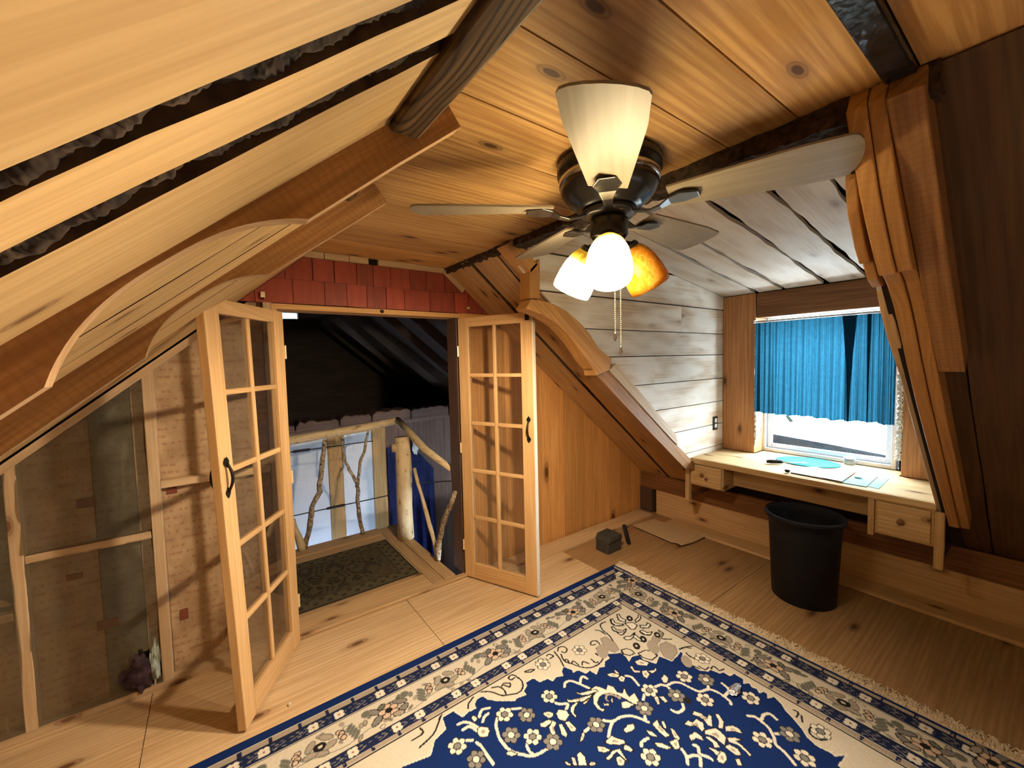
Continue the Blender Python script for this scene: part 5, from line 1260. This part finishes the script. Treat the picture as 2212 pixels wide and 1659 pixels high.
    for k in range(-2, 4):
        t = 0.792+k*0.52
        if RY0+.15 < t < RY1-.2: motif1(t, .172, 'r'); motif1(t, .172, 'l')
        t = 1.04+k*0.52
        if RY0+.15 < t < RY1-.1: motif2(t, .172, 'r'); motif2(t, .172, 'l')
    for sgn, amp in ((1, .012),):
        ts = np.linspace(RX0+.17, RX1-.17, 300)
        stroke([(t, RY1-.262-amp*math.sin(t*23)) for t in ts], .0032, GRN); stroke([(t, RY0+.262+amp*math.sin(t*23)) for t in ts], .0032, GRN)
        ts = np.linspace(RY0+.14, RY1-.2, 220)
        stroke([(RX1-.212-amp*math.sin(t*23), t) for t in ts], .0032, GRN); stroke([(RX0+.212+amp*math.sin(t*23), t) for t in ts], .0032, GRN)
    return C
rug = grid_rug('area_rug', RX0, RX1, RY0, RY1, 0.0033, 0.0, 0.009, paint_rug, M_RUG)
tag(rug, 'large navy and cream floral area rug with fringed end on the plywood floor', 'rug')
def fringe(x0, y0, y1, sgn):
    r = random.Random(11); vs, fs = [], []
    n = 1000
    for i in range(n):
        y = y0+(y1-y0)*i/n+r.uniform(-.002, .002); L = r.uniform(.05, .10); a = r.uniform(-.35, .35); w = r.uniform(.002, .0038); h = r.uniform(.001, .006)
        p = [(x0, y, .005), (x0+sgn*L*.5, y+math.sin(a)*L*.4, h+.002), (x0+sgn*L, y+math.sin(a*1.6)*L*.8, .001+h*.2)]
        b = len(vs)
        for q in p: vs += [(q[0], q[1]-w, q[2]), (q[0], q[1]+w, q[2]), (q[0], q[1], q[2]+.003)]
        for k in range(2):
            c = b+3*k
            for j in range(3): fs.append((c+j, c+(j+1) % 3, c+3+(j+1) % 3, c+3+j))
    o = mesh('fringe', vs, fs, M_FRINGE, rug, (0, 1, 0)); o['kind'] = 'stuff'
fringe(RX1-.002, RY0+.01, RY1-.005, 1); fringe(RX0+.002, RY0+.01, RY1-.005, -1)

# ---- built-in desk
DX = 3.043
desk = empty('desk', (3.20, 1.08, 0.0))
tag(desk, 'pine built-in desk with two drawers under the dormer window', 'desk')
box('window_ledge', XW-0.012, XF-0.006, 0.622, 1.486, ZDES-0.028, ZDES, M_DESK, desk, (0, 1, 0))
for i, (a, b) in enumerate([(DX+0.004, 3.30), (3.302, XW-0.013)]):
    bevel(box('desk_top', a, b, YN+0.002, 1.745, ZDES-0.028, ZDES, M_DESK, desk, (0, 1, 0)), 0.002)
bevel(box('front_edge', DX-0.014, DX+0.004, YN-0.002, 1.805, ZDES-0.042, ZDES-0.001, M_DESK, desk, (0, 1, 0)), 0.003)
def drawer(y0, y1, z0, z1, spots):
    bevel(box('drawer_box', DX+0.002, 3.30, y0, y1, z0, z1, M_DESK, desk, (1, 0, 0)), 0.002)
    fr = bevel(box('drawer_front', DX-0.012, DX+0.002, y0+0.012, y1-0.012, z0+0.012, z1-0.008, M_DESK, desk, (0, 1, 0)), 0.002)
    for (y, z, s) in spots:
        lathe('knob', [(0, 0), (0.006*s, 0), (0.006*s, 0.008), (0.013*s, 0.013), (0.014*s, 0.020), (0.009*s, 0.026), (0, 0.027)], M_HEAD, fr, Matrix.Translation((DX-0.012, y, z)) @ Matrix.Rotation(-math.pi/2, 4, 'Y'), 16)
drawer(1.500, 1.762, 0.482, 0.657, [(1.655, 0.580, 1.1), (1.620, 0.555, 0.8)])
drawer(0.392, 0.632, 0.458, 0.657, [(0.518, 0.560, 1.2)])
for y0, y1, z0 in [(1.764, 1.800, 0.345), (0.634, 0.662, 0.442), (0.352, 0.390, 0.345)]:
    bevel(box('leg', DX-0.012, DX+0.024, y0, y1, z0, 0.657, M_DESK, desk, (0, 0, 1)), 0.003)
box('back_apron', 3.20, 3.216, 0.662, 1.500, 0.50, 0.670, M_KNEE, desk, (0, 1, 0))
for y in (0.37, 1.782): box('side_bearer', DX+0.024, 3.36, y-0.012, y+0.012, 0.36, 0.395, M_HEAD, desk, (1, 0, 0))

# ---- waste bin
BX, BY = 2.885, 0.928
wb = empty('waste_bin', (BX, BY, 0.0))
prof = [(0, 0.004), (0.150, 0.004), (0.160, 0.0), (0.166, 0.006), (0.186, 0.44), (0.190, 0.490), (0.203, 0.495), (0.205, 0.520), (0.198, 0.526), (0.190, 0.520), (0.184, 0.46), (0.162, 0.016), (0, 0.014)]
lathe('body', prof, M_BIN, wb, Matrix.Translation((BX, BY, 0)), 40)
lathe('rim', [(0.203, 0.500), (0.209, 0.504), (0.209, 0.522), (0.203, 0.527)], M_BIN, wb, Matrix.Translation((BX, BY, 0)), 40)
tag(wb, 'round black plastic waste bin standing in front of the desk', 'bin')

# ---- curtain
def curtain():
    o = empty('curtain', (3.50, 1.06, 1.04))
    tag(o, 'short translucent blue curtain hanging across the upper window', 'curtain')
    r = random.Random(21); ph = [r.uniform(0, 6) for _ in range(8)]
    def piece(name, edge, n, mat, dens, x0, amp):
        nz = 30; vs, fs = [], []
        for j in range(nz+1):
            v = j/nz; ya, yb = edge(v)
            for i in range(n+1):
                y = ya+(yb-ya)*i/n
                bot = 1.043+0.004*math.sin(18*y)-0.012*(1.47-y)/0.8+0.004*math.sin(70*y)
                z = bot+(1.752-bot)*v
                w = amp*(0.6+0.4*(1-v))*(0.008*math.sin(dens*y+ph[0]+.6*math.sin(9*y+2*v))+0.006*math.sin(2.3*dens*y+ph[1]-v)+0.004*math.sin(5.1*dens*y+ph[2]))
                vs.append((x0+w, y, z))
        for j in range(nz):
            for i in range(n):
                a = j*(n+1)+i; fs.append((a, a+1, a+n+2, a+n+1))
        mesh(name, vs, fs, mat, o, (0, 0, 1), smooth=True)
    piece('cloth', lambda v: (0.900, 1.472), 300, M_CURT, 62, 3.493, 1.5)
    piece('cloth', lambda v: (0.640, 0.905), 200, M_CURT, 95, 3.496, 1.5)
    piece('bunched_fold', lambda v: (0.868-0.030*v*v, 0.884+0.034*v*v), 60, M_CURTD, 170, 3.474, 0.7)
    piece('bunched_fold', lambda v: (0.772-0.006*v, 0.780+0.006*v), 16, M_CURTD, 170, 3.474, 0.7)
    tube('rod', [(3.498, 0.625, 1.762), (3.498, 1.49, 1.762)], 0.007, M_VINYL, o, 10)
    for y in (0.628, 1.487): box('rod_bracket', 3.488, 3.530, y-0.005, y+0.005, 1.752, 1.775, M_VINYL, o)
    return o
curtain()
tp = prism('paper_tag', [(1.235, 1.04), (1.26, 1.035), (1.225, 0.985), (1.20, 0.998)], 'x', 3.486, 3.488, M_BLUEPAPER, None, (0, 0, 1))
tag(tp, 'small grey paper tab sticking out below the blue curtain', 'tag')

# ---- dark eave outside the window
ev = struct(prism('roof_porch', [(2.2, 0.845), (1.52, 0.812), (1.08, 0.782), (0.75, 0.752), (0.3, 0.715), (0.3, 0.40), (2.2, 0.40)], 'x', 3.90, 3.96, M_SNOW, None, (0, 1, 0)))
for y in (0.75, 1.42): prism('eave_bracket', [(y, 0.42), (y+0.05, 0.42), (y+0.05, 0.66), (y, 0.66)], 'x', XF+0.12, 3.90, M_SNOW, ev, (0, 1, 0))

# ---- wall outlet
ot = empty('wall_outlet', (3.40, YD, 0.935))
bevel(box('cover_plate', 3.365, 3.432, YD-0.007, YD+0.001, 0.878, 0.992, M_OUTLET, ot, (0, 0, 1)), 0.002)
for z in (0.912, 0.958):
    bevel(lathe('socket', [(0, 0), (0.019, 0), (0.019, 0.003), (0, 0.003)], M_OUTW, ot, Matrix.Translation((3.3985, YD-0.007, z)) @ Matrix.Rotation(math.pi/2, 4, 'X'), 20), 0.0008)
tag(ot, 'black wall outlet with two white sockets on the whitewashed planks', 'outlet')

ob = empty('wall_outlet', (1.95, YG-0.004, 0.62))
bevel(box('cover_plate', 1.914, 1.984, YG-0.011, YG-0.004, 0.565, 0.680, M_OUTLET, ob, (0, 0, 1)), 0.002)
for z in (0.60, 0.646):
    bevel(lathe('socket', [(0, 0), (0.017, 0), (0.017, 0.002), (0, 0.002)], M_IRON, ob, Matrix.Translation((1.949, YG-0.011, z)) @ Matrix.Rotation(math.pi/2, 4, 'X'), 20), 0.0006)
tag(ob, 'all-black wall outlet on the varnished boards behind the right glass door', 'outlet')

# ---- on the desk
def speckle_mat():
    m, nt, out = newmat('speckled_teal')
    tc = N(nt, 'ShaderNodeTexCoord'); v = N(nt, 'ShaderNodeTexVoronoi', i_Scale=42.0); LK(nt, tc.outputs['Object'], v.inputs['Vector'])
    cr = N(nt, 'ShaderNodeSeparateColor'); LK(nt, v.outputs['Color'], cr.inputs[0])
    f = math_n(nt, 'MULTIPLY', math_n(nt, 'LESS_THAN', v.outputs['Distance'], 0.20), math_n(nt, 'GREATER_THAN', cr.outputs[0], 0.55))
    b = N(nt, 'ShaderNodeBsdfPrincipled', i_Roughness=0.9); b.inputs['Specular IOR Level'].default_value = 0.05; LK(nt, mixc(nt, f, (0.018, 0.22, 0.28), (0.006, 0.02, 0.03)), b.inputs['Base Color'])
    LK(nt, b.outputs[0], out.inputs[0]); return m
M_TEAL = speckle_mat()
def oval(cx, cy, a, b, rot, z0, z1, mat, name, parent=None):
    p = [(cx+a*math.cos(t)*math.cos(rot)-b*math.sin(t)*math.sin(rot), cy+a*math.cos(t)*math.sin(rot)+b*math.sin(t)*math.cos(rot)) for t in [2*math.pi*i/40 for i in range(40)]]
    return bevel(prism(name, p, 'z', z0, z1, mat, parent), 0.003)
pm = oval(3.505, 1.115, 0.195, 0.150, math.radians(-80), ZDES+0.0005, ZDES+0.007, M_TEAL, 'placemat')
tag(pm, 'oval turquoise placemat with dark speckles on the desk', 'placemat')
kn = empty('screwdriver', (3.22, 1.27, ZDES))
tube('handle', [(3.255, 1.29, ZDES+.016), (3.27, 1.27, ZDES+.0175), (3.31, 1.22, ZDES+.018), (3.32, 1.207, ZDES+.0165)], [.010, .014, .014, .009], M_BLKF, kn, 10)
tube('shaft', [(3.318, 1.209, ZDES+.0155), (3.415, 1.085, ZDES+.0145)], 0.004, M_STEEL, kn, 8)
tag(kn, 'black-handled screwdriver lying across the turquoise placemat', 'screwdriver')
def paper(pts, z, mat, name, label, cat, th=0.0012):
    o = prism(name, pts, 'z', z, z+th, mat, None, (0, 1, 0)); return tag(o, label, cat)
paper([(3.10, 1.08), (3.24, 1.13), (3.37, 1.02), (3.33, 0.885), (3.10, 0.83)], ZDES+0.0075, M_PAPER, 'paper_sheet', 'loose white paper sheet overlapping the turquoise placemat', 'paper')
paper([(3.12, 0.99), (3.26, 1.02), (3.47, 0.815), (3.09, 0.80)], ZDES+0.0092, M_PAPER, 'paper_sheet', 'topmost white paper with a curled corner at the desk centre', 'paper')
paper([(3.09, 0.80), (3.44, 0.80), (3.42, 0.70), (3.10, 0.685)], ZDES+0.0004, M_BLUEPAPER, 'booklet', 'flat pale blue booklet lying beside the white papers', 'booklet', 0.004)
paper([(3.12, 0.682), (3.42, 0.692), (3.42, 0.645), (3.11, 0.632)], ZDES+0.0004, M_BLUEPAPER, 'card', 'narrow pale blue card next to the booklet near the right drawer', 'card', 0.002)
cl = crumple('binder_clip', (3.10, 1.10, ZDES+0.012), 0.012, 0.016, 0.011, M_BLKF, None, 31, 2)
tag(cl, 'small black binder clip at the front edge of the desk', 'clip')
cl = crumple('paper_clip', (3.27, 0.765, ZDES+0.009), 0.010, 0.022, 0.004, M_BLUEPAPER, None, 32, 2)
tag(cl, 'tiny blue clip lying on the pale blue booklet', 'clip')
jr = empty('glass_jar', (3.655, 0.905, ZDES))
lathe('jar', [(0, 0.001), (0.030, 0.001), (0.034, 0.006), (0.034, 0.034), (0.031, 0.040), (0.028, 0.038), (0.029, 0.008), (0, 0.006)], M_JAR, jr, Matrix.Translation((3.655, 0.905, ZDES)), 24)
lathe('lid', [(0, 0.040), (0.034, 0.040), (0.035, 0.043), (0.035, 0.052), (0.033, 0.054), (0, 0.054)], M_JAR, jr, Matrix.Translation((3.655, 0.905, ZDES)), 24)
tag(jr, 'small clear lidded jar by the window frame', 'jar')

# ---- on the floor by the knee wall
cbp = [(2.93, 2.235), (3.19, 2.20), (3.20, 1.90), (3.19, 1.72), (3.02, 1.728), (2.905, 1.755), (2.915, 1.80), (2.89, 1.84), (2.90, 1.90)]
cb = empty('cardboard_sheet', (3.05, 2.0, 0.0))
zt = 0.017
prism('liner', cbp, 'z', zt+0.004, zt+0.006, M_CARD, cb, (0, 1, 0))
prism('fluting', [(3.05+(x-3.05)*.99, 1.98+(y-1.98)*.99) for x, y in cbp], 'z', zt+0.001, zt+0.004, M_CARDE, cb, (0, 1, 0))
prism('liner', cbp, 'z', zt-0.001, zt+0.001, M_CARD, cb, (0, 1, 0))
tag(cb, 'torn flat cardboard sheet on the floor by the knee wall', 'cardboard')
pc = empty('cloth_pouch', (2.46, 2.09, 0.0))
bevel(prism('body', [(2.36, 0.0), (2.52, 0.0), (2.53, 0.10), (2.50, 0.125), (2.40, 0.12), (2.365, 0.09)], 'y', 2.03, 2.16, M_CHAR, pc, (1, 0, 0)), 0.012, 3)
bevel(prism('flap', [(2.362, 0.085), (2.525, 0.095), (2.51, 0.132), (2.39, 0.128)], 'y', 2.022, 2.165, M_CHAR, pc, (1, 0, 0)), 0.006)
bevel(box('side_strap', 2.519, 2.535, 2.04, 2.07, 0.004, 0.07, M_CARD, pc), 0.003)
tag(pc, 'charcoal cloth pouch standing on the floor near the rug corner', 'pouch')
def oval_pad():
    c = Vector((2.62, 2.06, 0.083)); n = Vector((0.55, -0.75, 0.25)).normalized(); u = Vector((0, 0, 1)); u = (u-n*u.dot(n)).normalized(); s = n.cross(u)
    vs = []; k = 24
    for d in (-.013, .013):
        for i in range(k):
            t = 2*math.pi*i/k; vs.append(tuple(c+n*d+u*math.cos(t)*.082+s*math.sin(t)*.036))
    fs = [tuple(range(k-1, -1, -1)), tuple(range(k, 2*k))]+[(i, (i+1) % k, k+(i+1) % k, k+i) for i in range(k)]
    return bevel(mesh('rubber_sole', vs, fs, M_BLKF), 0.005)
tag(oval_pad(), 'black oval rubber sole propped up behind the charcoal pouch', 'sole')
# crumbs on the floor and rug
tag(crumple('foil_scrap', (1.80, 0.83, 0.017), 0.040, 0.020, 0.010, M_FOIL, None, 41, 2), 'crumpled silver foil scrap lying on the rug', 'foil')
tag(crumple('paper_crumb', (0.198, 1.989, 0.008), 0.008, 0.010, 0.008, M_OUTW, None, 42, 1), 'white paper crumb on the plywood beside the left glass door', 'crumb')
tag(crumple('paper_crumb', (1.70, 2.20, 0.007), 0.020, 0.010, 0.007, M_OUTW, None, 43, 2), 'white crumbs of paper on the floor behind the right glass door', 'crumb')
